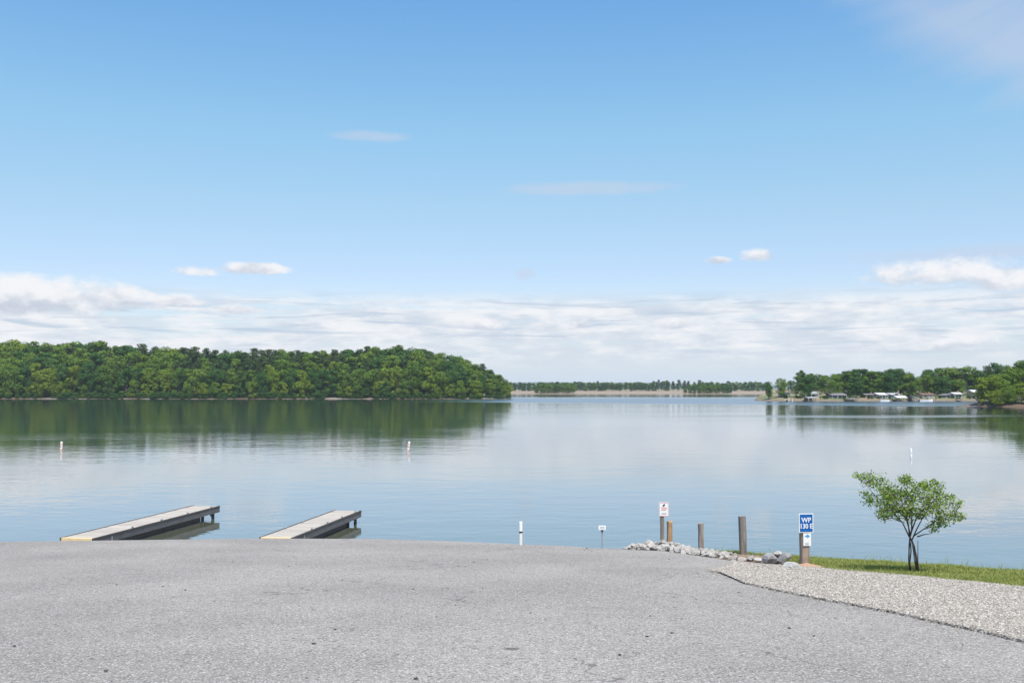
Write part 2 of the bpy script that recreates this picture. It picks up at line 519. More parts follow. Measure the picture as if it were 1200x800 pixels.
def ground_z(x, y):
    x = np.asarray(x, float); y = np.asarray(y, float)
    k = np.interp(x, [1.6, 4.0], [.085, .42])
    z = slope_z(y) - k * soft(y - crest(x) - .25, .35)
    return np.maximum(z, -2.2)


def gz(x, y): return float(ground_z(x, y))


def pix(xi, yi):
    """photo pixel -> (x, y, z) on the near ground"""
    x, y = plane_hit(xi, yi)
    return x, y, gz(x, y)


def z_of(yi, y):
    """height of photo row yi at depth y (on the view axis)"""
    c, s = math.cos(PITCH), math.sin(PITCH)
    v = (400 - yi) / F
    return CAM_Z + (s + v * c) / (c - v * s) * y


def x_of(xi, y, yi=HOR):
    c, s = math.cos(PITCH), math.sin(PITCH)
    v = (400 - yi) / F
    return (xi - 600) / F / (c - v * s) * y


def grid_mesh(name, xs, ys_fn, zfn, material, nrow, smooth=True):
    """columns at xs; ys_fn(x) gives the row positions of that column"""
    V, n = [], len(xs)
    for x in xs:
        ys = ys_fn(x)
        V.append(np.stack([np.full(nrow, x), ys, zfn(np.full(nrow, x), ys)], 1))
    V = np.concatenate(V)
    i, j = np.meshgrid(np.arange(n - 1), np.arange(nrow - 1), indexing='ij')
    a = (i * nrow + j).ravel()
    Fc = np.stack([a, a + nrow, a + nrow + 1, a + 1], 1)
    return np_mesh(name, V, Fc, material, smooth)


xs_g = np.concatenate([np.linspace(-160, -42, 14), np.linspace(-40, 40, 161), np.linspace(42, 160, 14)])
def g_rows(x):
    return np.concatenate([np.linspace(-140, -12, 14), np.linspace(-10, 12, 30), np.linspace(12.4, 34, 90), np.linspace(34.5, 60, 30)])
gm = grid_mesh('ground', xs_g, g_rows, lambda x, y: ground_z(x, y) - .03, M['soil'], 164)
tag(link('ground', gm), 'bare reddish soil of the lake bank under the lot', None, None, 'structure')

GRAV_LO = [(842, 671), (860, 681), (900, 690), (950, 700), (1000, 709.5), (1050, 719), (1100, 730), (1150, 741), (1200, 753), (1300, 778), (1500, 835)]
GRAV_HI = [(842, 669), (862, 660), (900, 664), (950, 667), (1000, 671), (1100, 680), (1200, 690), (1300, 700), (1500, 722)]
_glo = np.array([plane_hit(*p) for p in GRAV_LO]); _ghi = np.array([plane_hit(*p) for p in GRAV_HI])
# both borders run to the right and towards the camera, so y is a function of x along each
def g_lo(x): return np.interp(x, _glo[:, 0], _glo[:, 1])
def g_hi(x): return np.interp(x, _ghi[:, 0], _ghi[:, 1])


def lot_edge(x):
    c = crest(x)
    e_bank = np.minimum(c - .15, np.where(x > _glo[0, 0], np.minimum(g_lo(x) + 1.2, .5 * (g_lo(x) + g_hi(x))), c))
    e_bank = np.where(x > _glo[0, 0], np.maximum(e_bank, np.minimum(c - .15, np.interp(x, [3.9, 4.7, 5.4, 5.5], [24.5, 21.4, 19.0, 5.0]))), e_bank)
    e = np.where(x < 1.9, 47.0, e_bank)
    return float(e)


xs_a = np.concatenate([np.linspace(-60, -21, 14), np.linspace(-20, 1.88, 110), np.linspace(1.92, 14, 80), np.linspace(14.5, 30, 12)])
def a_rows(x):
    e = lot_edge(x)
    cr = min(float(crest(x)), e)
    near = np.linspace(-60, 4, 20); mid = np.linspace(4.5, cr - 3.0, 26) if cr - 3 > 5 else np.linspace(4.1, max(cr - 3, 4.3), 26)
    last = np.linspace(mid[-1] + .1, e, 50) if e < 40 else np.concatenate([np.linspace(mid[-1] + .1, cr + 3, 36), np.linspace(cr + 3.4, e, 14)])
    return np.concatenate([near, mid, last])
am = grid_mesh('parking_lot', xs_a, a_rows, lambda x, y: ground_z(x, y), M['asphalt'], 96)
tag(link('parking_lot', am), 'grey worn asphalt lot running down to the boat ramp', None, None, 'structure')

# gravel shoulder: a bed with a thickness and real stones on it
xs_s = np.linspace(_glo[0, 0] + .02, 11.5, 90)
def s_rows(x):
    lo, hi = float(g_lo(x)), float(g_hi(x))
    return np.concatenate([[lo - .01], np.linspace(lo, hi + .5, 31)])
def s_z(x, y):
    lo = g_lo(x)
    return ground_z(x, y) + np.where(y < lo, -.02, .012 + .02 * np.clip((y - lo) / .12, 0, 1))
tag(link('gravel_shoulder', grid_mesh('gravel_shoulder', xs_s, s_rows, s_z, M['gravelbed'], 32)), 'pale crushed gravel strip beside the asphalt', None, None, 'structure')


def scatter_stones(n, sampler, smin, smax, seed, flat=.65):
    """deformed octahedra -> verts, tris"""
    r = np.random.default_rng(seed)
    P = sampler(r, n); n = len(P)
    base = np.array([(1, 0, 0), (-1, 0, 0), (0, 1, 0), (0, -1, 0), (0, 0, 1), (0, 0, -1)], float)
    V = base[None] * r.uniform(.65, 1.15, (n, 6, 1)) + r.normal(0, .12, (n, 6, 3))
    # random rotation
    q = r.normal(size=(n, 4)); q /= np.linalg.norm(q, axis=1, keepdims=True)
    w, x, y, z = q.T
    Rm = np.stack([1 - 2 * (y * y + z * z), 2 * (x * y - z * w), 2 * (x * z + y * w), 2 * (x * y + z * w), 1 - 2 * (x * x + z * z), 2 * (y * z - x * w),
                   2 * (x * z - y * w), 2 * (y * z + x * w), 1 - 2 * (x * x + y * y)], 1).reshape(n, 3, 3)
    V = np.einsum('nij,nkj->nki', Rm, V); V[:, :, 2] *= flat
    s = (smin + (smax - smin) * r.random(n) ** 2.2) * .5
    V = V * s[:, None, None] + P[:, None, :]; V[:, :, 2] += (s * .25)[:, None]
    T = np.array([(0, 2, 4), (2, 1, 4), (1, 3, 4), (3, 0, 4), (2, 0, 5), (1, 2, 5), (3, 1, 5), (0, 3, 5)])
    Fc = (np.arange(n)[:, None, None] * 6 + T[None]).reshape(-1, 3)
    return V.reshape(-1, 3), Fc


def gravel_sampler(r, n):
    out = []
    while sum(map(len, out)) < n:
        x = r.uniform(_glo[0, 0] - .1, 11.2, n); y = r.uniform(6, 22, n)
        lo, hi = g_lo(x), g_hi(x)
        edge = r.normal(0, .06, n)
        # worn wheel line along the shoulder
        f = (y - lo) / np.maximum(hi - lo, .05)
        line = (np.abs(f - .62 - .03 * np.sin(x * 2.1)) < .012) & (x > 6.4) & (r.random(n) < .75)
        spill = .05 + .07 * np.maximum(0, np.sin(3.1 * x) + np.sin(7.7 * x + 1) * .7 + np.sin(19 * x) * .4)
        ok = (y > lo - spill + edge * 1.3) & (y < hi + .12 + edge) & ~line
        p = np.stack([x, y, ground_z(x, y) + .028], 1)[ok]
        out.append(p)
    return np.concatenate(out)[:n]


gv, gf = scatter_stones(110000, gravel_sampler, .015, .050, 3)
tag(link('gravel', np_mesh('gravel', gv, gf, M['gravel'])), 'loose pale grey crushed gravel stones on the shoulder', 'gravel', None, 'stuff')


def strag_sampler(r, n):
    x = r.uniform(-12, 10, n); y = r.uniform(6, 28, n)
    near = r.random(n) < .55
    xx = r.uniform(_glo[0, 0] - 1, 11, n); yy = g_lo(xx) - np.abs(r.normal(0, .35, n))
    x = np.where(near, xx, x); y = np.where(near, yy, y)
    ok = (y < crest(x) - .2) & (y < np.where(x > _glo[0, 0], g_lo(x), 99))
    return np.stack([x, y, ground_z(x, y) + .002], 1)[ok]


gv, gf = scatter_stones(900, strag_sampler, .012, .045, 5)
tag(link('loose_pebbles', np_mesh('loose_pebbles', gv, gf, M['gravel'])), 'stray pebbles kicked out over the asphalt', 'pebbles', None, 'stuff')


def dark_sampler(r, n):
    x = r.uniform(-8, 8, n); y = r.uniform(7, 27, n)
    ok = (y < crest(x) - .5) & (y < np.where(x > _glo[0, 0], g_lo(x), 99))
    return np.stack([x, y, ground_z(x, y) + .002], 1)[ok]


M['litter'] = plain('leaf_litter', (.05, .045, .04), .8, .3)
gv, gf = scatter_stones(120, dark_sampler, .02, .06, 8, .3)
tag(link('leaf_litter', np_mesh('leaf_litter', gv, gf, M['litter'])), 'dark specks of leaf litter scattered over the asphalt', 'litter', None, 'stuff')

# grass bank
def grass_ok(x, y):
    return (y > g_hi(x) + .02) & (y < crest(x) + 2.4) & (x > 5.55)


def build_grass(n, seed, hmin, hmax, wid, extra=None):
    r = np.random.default_rng(seed)
    mult = 3 if extra is None else 30
    x = r.uniform(4.6, 15, n * mult); y = r.uniform(10, 25.5, n * mult)
    nz = np.sin(x * 2.3 + 1.3 * np.sin(y * 1.7)) * np.sin(y * 3.1 + x) * .5 + .5
    edge = r.normal(0, .10, len(x))
    ok = (y > g_hi(x) + (.04 if extra is not None else .10) + edge) & (y < crest(x) + 2.2) & (x > 6.05 + edge) & (r.random(len(x)) < .55 + .45 * nz)
    # thin tufts behind the stones, further left
    ok |= (x > 4.7) & (x < 6.2) & (np.abs(y - (crest(x) - .1) - edge) < .22) & (r.random(len(x)) < .55)
    if extra is not None: ok &= extra(x, y, r)
    x, y, nz = x[ok][:n], y[ok][:n], nz[ok][:n]; n = len(x)
    z = ground_z(x, y) - .03
    h = r.uniform(hmin, hmax, n) * (.6 + .6 * nz) + .03
    a = r.uniform(0, 2 * np.pi, n); lean = r.normal(0, .5, (n, 2)) * h[:, None]
    dx, dy = np.cos(a) * wid * .5, np.sin(a) * wid * .5
    p0 = np.stack([x - dx, y - dy, z], 1); p1 = np.stack([x + dx, y + dy, z], 1)
    p2 = np.stack([x + lean[:, 0], y + lean[:, 1], z + h], 1)
    m1 = np.stack([x + lean[:, 0] * .35 + dx * .8, y + lean[:, 1] * .35 + dy * .8, z + h * .6], 1)
    m0 = np.stack([x + lean[:, 0] * .35 - dx * .8, y + lean[:, 1] * .35 - dy * .8, z + h * .6], 1)
    V = np.stack([p0, p1, m1, m0, p2], 1).reshape(-1, 3)
    T = np.array([(0, 1, 2), (0, 2, 3), (3, 2, 4)])
    return V, (np.arange(n)[:, None, None] * 5 + T[None]).reshape(-1, 3)


gv, gf = build_grass(125000, 21, .03, .085, .011)
gv2, gf2 = build_grass(180, 22, .14, .26, .010, lambda x, y, r: np.abs(y - crest(x)) < .5)
gv = np.concatenate([gv, gv2]); gf = np.concatenate([gf, gf2 + len(gv) - len(gv2)])
tag(link('grass', np_mesh('grass', gv, gf, M['grass'])), 'short mown green grass on the bank above the water', 'grass', None, 'stuff')

gv, gf = build_grass(9000, 23, .02, .05, .010, lambda x, y, r: y - g_hi(x) < np.abs(r.normal(.05, .16, len(x))) + .08)
tag(link('dry_grass', np_mesh('dry_grass', gv, gf, M['straw'])), 'straw-coloured dry grass where the lawn meets the gravel', 'dry grass', None, 'stuff')

# ------------------------------------------------------------------ lake
wm = np_mesh('lake', [(-5500, -200, 0), (5500, -200, 0), (5500, 6300, 0), (-5500, 6300, 0)], [(0, 1, 2, 3)], M['water'])
tag(link('lake', wm), 'calm blue lake with fine ripples and tree reflections', None, None, 'structure')


# ------------------------------------------------------------------ far shores
def m_shore(t, b):
    co = t.new('ShaderNodeNewGeometry').outputs['Position']
    x, y, z = t.xyz(co)
    n = t.noise(t.scale(co, (.05, .05, .3)), 1, 4, .6); f = t.noise(co, .5, 5, .65)
    bank = t.ramp(n, [(0, (.07, .05, .035)), (.46, (.11, .075, .05)), (.63, (.24, .215, .19)), (.70, (.15, .08, .05)), (1, (.07, .065, .04))])
    top = t.mix(f, (.035, .05, .02), (.08, .085, .035))
    c = t.mix(t.step(t.add(z, t.mul(t.sub(f, .5), 1.2)), .9, 1.7), bank, top)
    t.put(b.inputs['Base Color'], c)


def m_lawn(t, b):
    co = t.new('ShaderNodeNewGeometry').outputs['Position']
    x, y, z = t.xyz(co)
    n = t.noise(co, .06, 4, .6); f = t.noise(co, .6, 5, .65)
    c = t.mix(t.step(n, .4, .62), (.20, .165, .10), (.10, .13, .045))
    c = t.mix(t.step(z, 1.0, .5), c, t.mix(f, (.09, .075, .06), (.20, .16, .12)))
    t.put(b.inputs['Base Color'], c)


def m_field(t, b):
    co = t.new('ShaderNodeNewGeometry').outputs['Position']
    x, y, z = t.xyz(co)
    n = t.noise(t.scale(co, (.01, .05, 1)), 1, 4, .6)
    c = t.mix(n, (.20, .15, .108), (.26, .21, .155))
    c = t.mix(t.step(z, 3.0, 3.9), c, (.14, .16, .06))
    t.put(b.inputs['Base Color'], c)


M['shore'] = mat('wooded_shore', m_shore, .95)
M['lawn'] = mat('lawn_shore', m_lawn, .95)
M['field'] = mat('far_field', m_field, .95)
M['ridge'] = plain('far_ridge', (.045, .07, .04), .95, .2, .002)


def wob(x, s=1.0): return s * (math.sin(x * .043) * 3 + math.sin(x * .117 + 1.3) * 1.6 + math.sin(x * .31 + .4) * .7)


class Land:
    """a strip of land: shore line y = shore(x), rising inland by a profile, depth(x) deep"""
    def __init__(s, name, x0, x1, n, shore, depth, prof, material, label):
        s.shore, s.depth = shore, depth
        tap = lambda x: min(1, max(.02, (x - x0) / 9), max(.02, (x1 - x) / 9))
        s.prof = prof = (lambda v, x, pf=prof: pf(v, x) * tap(x))
        rows = np.array([-.03, 0, .01, .03, .06, .1, .16, .24, .34, .46, .6, .75, .9, 1.0])
        V = []
        for x in np.linspace(x0, x1, n):
            for f in rows:
                v = f * depth(x)
                z = prof(max(v, 0), x) * min(1, max(0, (1 - f) * 6)) if f > 0 else (-1.0 if f < 0 else .05)
                if f == 1.0: z = -1.0
                V.append((x, shore(x) + v, z))
        k = len(rows)
        Fc = [(i * k + j, (i + 1) * k + j, (i + 1) * k + j + 1, i * k + j + 1) for i in range(n - 1) for j in range(k - 1)]
        tag(link(name, np_mesh(name, V, Fc, material, True)), label, None, None, 'structure')

    def z(s, x, v): return s.prof(v, x) * min(1, max(0, (1 - v / s.depth(x)) * 6))


PEN_Y = 560.0
def pen_shore(x):
    return PEN_Y + 10 + wob(x) + (0 if x < -30 else (x + 30) ** 2 * .012) + (0 if x > -260 else (-260 - x) * .06)
def pen_depth(x): return float(np.interp(x, [-560, -150, -40, -10, 2], [170, 150, 80, 30, 4]))
def pen_prof(v, x):
    return (.6 * min(v / 3.0, 1) + float(np.interp(v, [3, 25, 60, 110], [0, 2.0, 7.0, 10])) * float(np.interp(x, [-400, -300, -120, -30, 0], [1.3, 1.15, .9, .5, .15])))
PEN = Land('peninsula', -560, 2, 180, pen_shore, pen_depth, pen_prof, M['shore'], 'wooded point of land across the lake with a clay bank')

def rs_shore(x): return 470 + wob(x * 1.7, .7) + (0 if x > 126 else (126 - x) * .5)
def rs_depth(x): return float(np.interp(x, [118, 124, 140, 330], [8, 40, 90, 120]))
def rs_prof(v, x): return 1.0 * min(v / 2.5, 1) + float(np.interp(v, [2.5, 14, 40, 110], [0, .9, 2.0, 4.0]))
RS = Land('right_shore', 119.5, 330, 110, rs_shore, rs_depth, rs_prof, M['lawn'], 'grassy far shore with cottages and boat docks')

def rp_shore(x): return 338 + wob(x * 2.3, .5) + (0 if x > 168 else (168 - x) * 1.0)
def rp_depth(x): return float(np.interp(x, [157, 166, 180, 330], [5, 16, 30, 90]))
def rp_prof(v, x): return .7 * min(v / 2.0, 1) + float(np.interp(v, [2, 14, 40], [0, 1.2, 2.5]))
RP = Land('right_point', 157, 330, 90, rp_shore, rp_depth, rp_prof, M['shore'], 'low wooded point at the right edge of the lake')

def fs_shore(x): return 1010 + wob(x * .35, 3.0)
def fs_depth(x): return 420.0
def fs_prof(v, x): return .8 * min(v / 4.0, 1) + float(np.interp(v, [4, 200, 420], [0, 2.2, 4.5]))
FS = Land('far_field', -700, 900, 160, fs_shore, fs_depth, fs_prof, M['field'], 'bare tan field along the far shore')

# distant ridge
V, n = [], 120
for i in range(n):
    x = -3400 + 6800 * i / (n - 1)
    h = 26 + 7 * math.sin(x * .0011 + 2) + 4 * math.sin(x * .0037) + 1.6 * math.sin(x * .011)
    V += [(x, 4700, -1), (x, 5000, h * .7), (x, 5250, h), (x, 5600, -1)]
Fc = [(i * 4 + j, (i + 1) * 4 + j, (i + 1) * 4 + j + 1, i * 4 + j + 1) for i in range(n - 1) for j in range(3)]
tag(link('distant_ridge', np_mesh('distant_ridge', V, Fc, M['ridge'], True)), 'faint blue wooded ridge on the horizon', None, None, 'structure')


# ------------------------------------------------------------------ tree prototypes (unit: height 1)
def leaf_quads(C, Nrm, size, r, aspect=1.0):
    n = len(C)
    Nrm = Nrm / np.linalg.norm(Nrm, axis=1, keepdims=True)
    h = r.normal(size=(n, 3)); t1 = np.cross(Nrm, h); t1 /= np.linalg.norm(t1, axis=1, keepdims=True)
    t2 = np.cross(Nrm, t1)
    s = (size * r.uniform(.6, 1.35, n))[:, None]
    a, b = t1 * s, t2 * s * aspect
    V = np.stack([C - a * .9, C - b * .6, C + a, C + b * .7], 1).reshape(-1, 3)
    return V, np.arange(4 * n).reshape(n, 4)


def tree_proto(seed, kind):
    r = np.random.default_rng(seed)
    cl = []
    if kind == 'pine':
        n = 58
        for i in range(n):
            h = .22 + .75 * (i / n) + r.normal(0, .012)
            env = .16 * (1 - ((h - .22) / .80)) ** .8 + .012
            if h < .4: env *= .7 + .3 * (h - .22) / .18
            a = r.uniform(0, 2 * np.pi); rad = env * r.uniform(.35, 1.0)
            cl.append((np.array([math.cos(a) * rad, math.sin(a) * rad, h]), np.array([.055, .055, .036]) * r.uniform(.8, 1.3) * (.75 + env * 3), 42))
        lsz, asp = .018, .6
        trunk_top = .97
    else:
        wide = {'round': .30, 'oval': .225, 'spread': .36, 'shrub': .42}[kind]
        low = {'round': .10, 'oval': .07, 'spread': .12, 'shrub': .02}[kind]
        n = {'round': 34, 'oval': 33, 'spread': 38, 'shrub': 24}[kind]
        ax = r.uniform(.85, 1.15)
        for i in range(n):
            h = r.uniform(0, 1) ** .85
            env = wide * math.sqrt(max(0, 1 - ((h - .42) / .62) ** 2)) * (1 + .18 * math.sin(5 * h + seed))
            a = r.uniform(0, 2 * np.pi); rad = env * math.sqrt(r.uniform(.18, 1.0)) * .86
            c = np.array([math.cos(a) * rad * ax, math.sin(a) * rad / ax, low + (.93 - low) * h])
            R_ = wide * r.uniform(.26, .50) * (1.1 - .25 * h)
            cl.append((c, np.array([1, 1, .92]) * R_, int(45 + 55 * R_ / (wide * .3))))
        cl.append((np.array([0, 0, .93]), np.array([1, 1, .8]) * wide * .25, 60))
        cl.append((np.array([0, 0, .55]), np.array([1, 1, 1.2]) * wide * .55, 120))
        lsz, asp = .0205, .85
        trunk_top = .8
    C, N = [], []
    for c, R_, k in cl:
        d = r.normal(size=(k, 3)); d[:, 2] += .22; d /= np.linalg.norm(d, axis=1, keepdims=True)
        rad = r.uniform(.72, 1.08, (k, 1))
        C.append(c + d * R_ * rad); N.append(d + r.normal(0, .22, (k, 3)) + np.array([0, 0, .12]))
    C = np.concatenate(C); N = np.concatenate(N)
    ok = C[:, 2] > .01
    V, Fc = leaf_quads(C[ok], N[ok], lsz * (1.5 if kind == 'shrub' else 1), r, asp)
    V[:, 2] /= V[:, 2].max()
    # trunk with limbs
    mb = MB()
    tr = .011 if kind == 'pine' else .016
    bend = r.normal(0, .012, (5, 2)); bend[0] = 0
    hs = np.linspace(-.02, trunk_top, 5)
    pts = [(bend[i, 0], bend[i, 1], hs[i]) for i in range(5)]
    mb.tube(pts, [tr * 1.25, tr, tr * .85, tr * .6, tr * .25], 6)
    for c, R_, k in cl[::5]:
        z0 = max(.12, c[2] - .16 - .3 * math.hypot(c[0], c[1]))
        mid = (c[0] * .5, c[1] * .5, (z0 + c[2]) * .5 + .02)
        mb.tube([(0, 0, z0), mid, tuple(c)], [tr * .45, tr * .3, tr * .1], 4, False)
    return V, Fc, mb


PROTO = {}
def get_proto(kind, seed, leafmat):
    key = (kind, seed, leafmat)
    if key not in PROTO:
        base = ('geo', kind, seed)
        if base not in PROTO: PROTO[base] = tree_proto(seed, kind)
        V, Fc, mb = PROTO[base]
        bk = 'barkpine' if kind == 'pine' else 'bark'
        if ('t', kind, seed) not in PROTO: PROTO[('t', kind, seed)] = mb.mesh('trunk', M[bk], True)
        PROTO[key] = (np_mesh('crown', V, Fc, M[leafmat]), PROTO[('t', kind, seed)])
    return PROTO[key]


def plant(kind, leafmat, loc, h, wscale, label, group, name=None, seed=None):
    seed = seed if seed is not None else random.choice([1, 2, 3, 4])
    cm, tm = get_proto(kind, seed, leafmat)
    nm = name or {'pine': 'pine_tree', 'shrub': 'shore_shrub'}.get(kind, 'broadleaf_tree')
    e = empty(nm, loc, random.uniform(0, 6.28)); e.scale = (h * wscale, h * wscale, h)
    link('crown', cm, e); link('trunk', tm, e)
    tag(e, label, 'shrub' if kind == 'shrub' else 'tree', group)
    return e


# --- forest on the peninsula
SKY = np.array([(-60, 396), (0, 397), (30, 399), (60, 400), (110, 399), (150, 403), (200, 405), (260, 409), (330, 408), (400, 408), (440, 405), (463, 403),
                (490, 406), (505, 409), (530, 414), (550, 420), (570, 428), (585, 437), (594, 446), (600, 455)], float)
rows_p = [(7, .60, 12.5, 'front'), (17, .76, 13, 'second'), (30, .89, 13, 'third'), (48, .985, 10.0, 'back')]
front_x = []
TONE = {'leaf': 'mid green', 'leafbright': 'yellow-green', 'leafdark': 'dark green', 'needle': 'dark'}
for v, frac, step_px, rname in rows_p:
    xi = -52.0 + random.uniform(0, 8)
    row = []
    while xi < 597:
        row.append(xi); xi += step_px * random.uniform(.72, 1.3) * (.8 if xi > 540 else 1)
    row.reverse()                      # count from the tip of the point
    for k, xi in enumerate(row, 1):
        dpt = PEN_Y + 10 + v
        x = x_of(xi, dpt)
        dep = PEN.depth(x)
        vv = min(v, dep * .55) + random.uniform(-2, 2)
        vv = max(2.2, vv)
        y = PEN.shore(x) + vv
        z = PEN.z(x, vv)
        ysky = float(np.interp(xi, SKY[:, 0], SKY[:, 1]))
        top = z_of(ysky, y)
        fr = frac * random.uniform(.9, 1.06) if rname != 'back' else frac * random.uniform(.93, 1.045)
        tipf = float(np.interp(xi, [430, 560, 600], [0, .2, .3]))
        fr = min(fr + tipf * (1 - frac), 1.03)
        h = max(top * fr - z, 5.0)
        if rname == 'front':
            kind = random.choice(['round', 'oval', 'oval', 'round', 'spread'])
            lm = random.choices(['leaf', 'leafbright', 'leafdark'], [.5, .27, .23])[0]
        else:
            ppine = {'second': .16, 'third': .34, 'back': .42}[rname]
            if 190 < xi < 440: ppine += .25
            if xi > 450: ppine *= .35
            if random.random() < ppine: kind, lm = 'pine', 'needle'
            else:
                kind = random.choice(['round', 'oval', 'oval', 'round'])
                lm = random.choices(['leaf', 'leafdark', 'leafbright'], [.55, .35, .10])[0]
        ws = random.uniform(.95, 1.3) if kind != 'pine' else random.uniform(1.15, 1.6)
        if h < 12: ws *= 1.25
        nm = 'pine' if kind == 'pine' else 'broadleaf tree'
        if rname == 'front':
            front_x.append(xi)
            lab = f"{TONE[lm]} {nm} at the waterline, {ordinal(k)} front tree from the tip"
        else:
            j = int(np.argmin([abs(q - xi) for q in front_x])) + 1
            lab = f"{TONE[lm]} {nm} in forest's {rname} row, behind {ordinal(j)} front tree from tip"
        plant(kind, lm, (x, y, z - .1), h, ws, lab, 'trees of the forest on the point')
by_label = {}
for o in COL.objects:
    if o.get('group') == 'trees of the forest on the point': by_label.setdefault(o['label'], []).append(o)
for lab, os_ in by_label.items():
    if len(os_) == 2:
        os_.sort(key=lambda o: o.location.x / o.location.y)
        os_[0]['label'] = lab + ', left one'; os_[1]['label'] = lab + ', right one'
# small trees at the very edge, in front of the big crowns
us = []
xi = -40.0
while xi < 588:
    us.append(xi); xi += random.uniform(9, 30)
us.reverse()
for k, xi in enumerate(us, 1):
    x = x_of(xi, PEN_Y + 12); vv = random.uniform(2.2, 3.6); y = PEN.shore(x) + vv; x = x_of(xi, y); z = PEN.z(x, vv)
    h = random.uniform(5, 11); lm = random.choices(['leafbright', 'leaf', 'leafdark'], [.55, .3, .15])[0]
    plant(random.choice(['oval', 'round']), lm, (x, y, z - .1), h, random.uniform(1.0, 1.35),
          f"small {TONE[lm]} understory tree at the forest's waterline, {ordinal(k)} from the tip", 'small trees along the forest edge', 'understory_tree')
# deeper woods fill so that no sky shows between the back row trunks: one mass
def wood_mass(name, pts, label):
    VV, FF, b = [], [], 0
    for kind, sd_, x, y, z, h, ws in pts:
        V, Fc, _ = PROTO[('geo', kind, sd_)]
        a = random.uniform(0, 6.28); ca, sa = math.cos(a), math.sin(a)
        keep = slice(None)
        W = np.stack([(V[:, 0] * ca - V[:, 1] * sa) * h * ws + x, (V[:, 0] * sa + V[:, 1] * ca) * h * ws + y, V[:, 2] * h + z], 1)
        VV.append(W); FF.append(Fc + b); b += len(W)
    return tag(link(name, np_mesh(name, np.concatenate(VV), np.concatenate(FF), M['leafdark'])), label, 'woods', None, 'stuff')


for s_ in (1, 2, 3, 4):
    for k_ in ('round', 'oval', 'shrub', 'pine', 'spread'): get_proto(k_, s_, 'leafdark')
pts = []
for xi in np.arange(-60, 560, 13.0):
    x = x_of(xi, 650); vv = 72 + random.uniform(-6, 6)
    y = PEN.shore(x) + vv; z = PEN.z(x, vv)
    if vv > PEN.depth(x) * .85: continue
    h = z_of(float(np.interp(xi, SKY[:, 0], SKY[:, 1])) + 4, y) - z
    pts.append((random.choice(['round', 'oval']), random.choice([1, 2, 3, 4]), x, y, z, h, 1.2))
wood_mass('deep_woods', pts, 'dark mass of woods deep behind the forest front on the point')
pts = []
for xi in np.arange(-55, 600, 3.0):
    x = x_of(xi + random.uniform(-3, 3), 572); vv = random.uniform(.4, 3.4)
    if vv > PEN.depth(x) * .6: continue
    if math.sin(xi * .05) + math.sin(xi * .131 + 1) > 1.0 and random.random() < .7: continue
    pts.append(('shrub', random.choice([1, 2, 3, 4]), x, PEN.shore(x) + vv, PEN.z(x, vv) - .2, random.uniform(1.6, 4.2), random.uniform(1.0, 1.6)))
wood_mass('shore_brush', pts, 'low brush along the waterline below the forest')

# --- right shore trees: (photo x, top row, crown width px, depth inland, leaf, kind)
rs_trees = [(900.5, 446, 12, 9, 'leafdark', 'round'), (915, 442, 17, 12, 'leaf', 'round'), (934, 440, 20, 16, 'leafdark', 'round'), (948, 438, 22, 15, 'leafdark', 'round'),
            (968, 439, 22, 14, 'leaf', 'round'), (978, 437, 24, 22, 'leaf', 'spread'), (993, 436, 24, 26, 'leaf', 'oval'), (1003, 441, 20, 12, 'leafdark', 'oval'),
            (1013, 438, 20, 28, 'leafdark', 'oval'), (1021, 434, 22, 24, 'leaf', 'oval'), (1034, 439, 20, 30, 'leaf', 'round'), (1043, 436, 20, 26, 'leafdark', 'round'),
            (1055, 432, 26, 30, 'leafdark', 'round'), (1064, 437, 20, 24, 'leaf', 'oval'), (1074, 444, 20, 20, 'leaf', 'round'), (1084, 438, 22, 28, 'leaf', 'round'),
            (1091, 433, 24, 34, 'leafdark', 'round'), (1103, 430, 28, 36, 'leaf', 'round'), (1115, 429, 28, 38, 'leaf', 'spread'), (1108, 440, 26, 20, 'leafdark', 'round'),
            (1127, 430, 26, 34, 'leaf', 'oval'), (1136, 427.5, 24, 40, 'leaf', 'round'), (1146, 433, 24, 36, 'leafdark', 'round'), (1125, 443, 22, 18, 'leaf', 'round'),
            (1158, 428, 22, 38, 'needle', 'pine'), (1167, 424, 26, 40, 'leafdark', 'round'), (1180, 427, 26, 36, 'leaf', 'round'), (1196, 426, 26, 36, 'leaf', 'round'), (1215, 424, 30, 36, 'leaf', 'round')]
for k, (xi, yt, wpx, v, lm, kind) in enumerate(rs_trees, 1):
    y = 470 + v; x = x_of(xi, y)
    y = rs_shore(x) + min(v, rs_depth(x) * .5); x = x_of(xi, y); z = RS.z(x, y - rs_shore(x))
    h = z_of(yt, y) - z
    w = wpx / F * y
    pw = {'round': .62, 'oval': .47, 'spread': .74, 'pine': .32}[kind] * h
    if k == 1: lab = 'lone small dark tree standing at the left end of the cottage shore'
    else: lab = f"{TONE[lm]} {'pine' if kind == 'pine' else 'broadleaf tree'} on the cottage shore, {ordinal(k)} from its left end"
    plant(kind, lm, (x, y, z - .1), h, w / pw, lab, 'trees on the cottage shore')
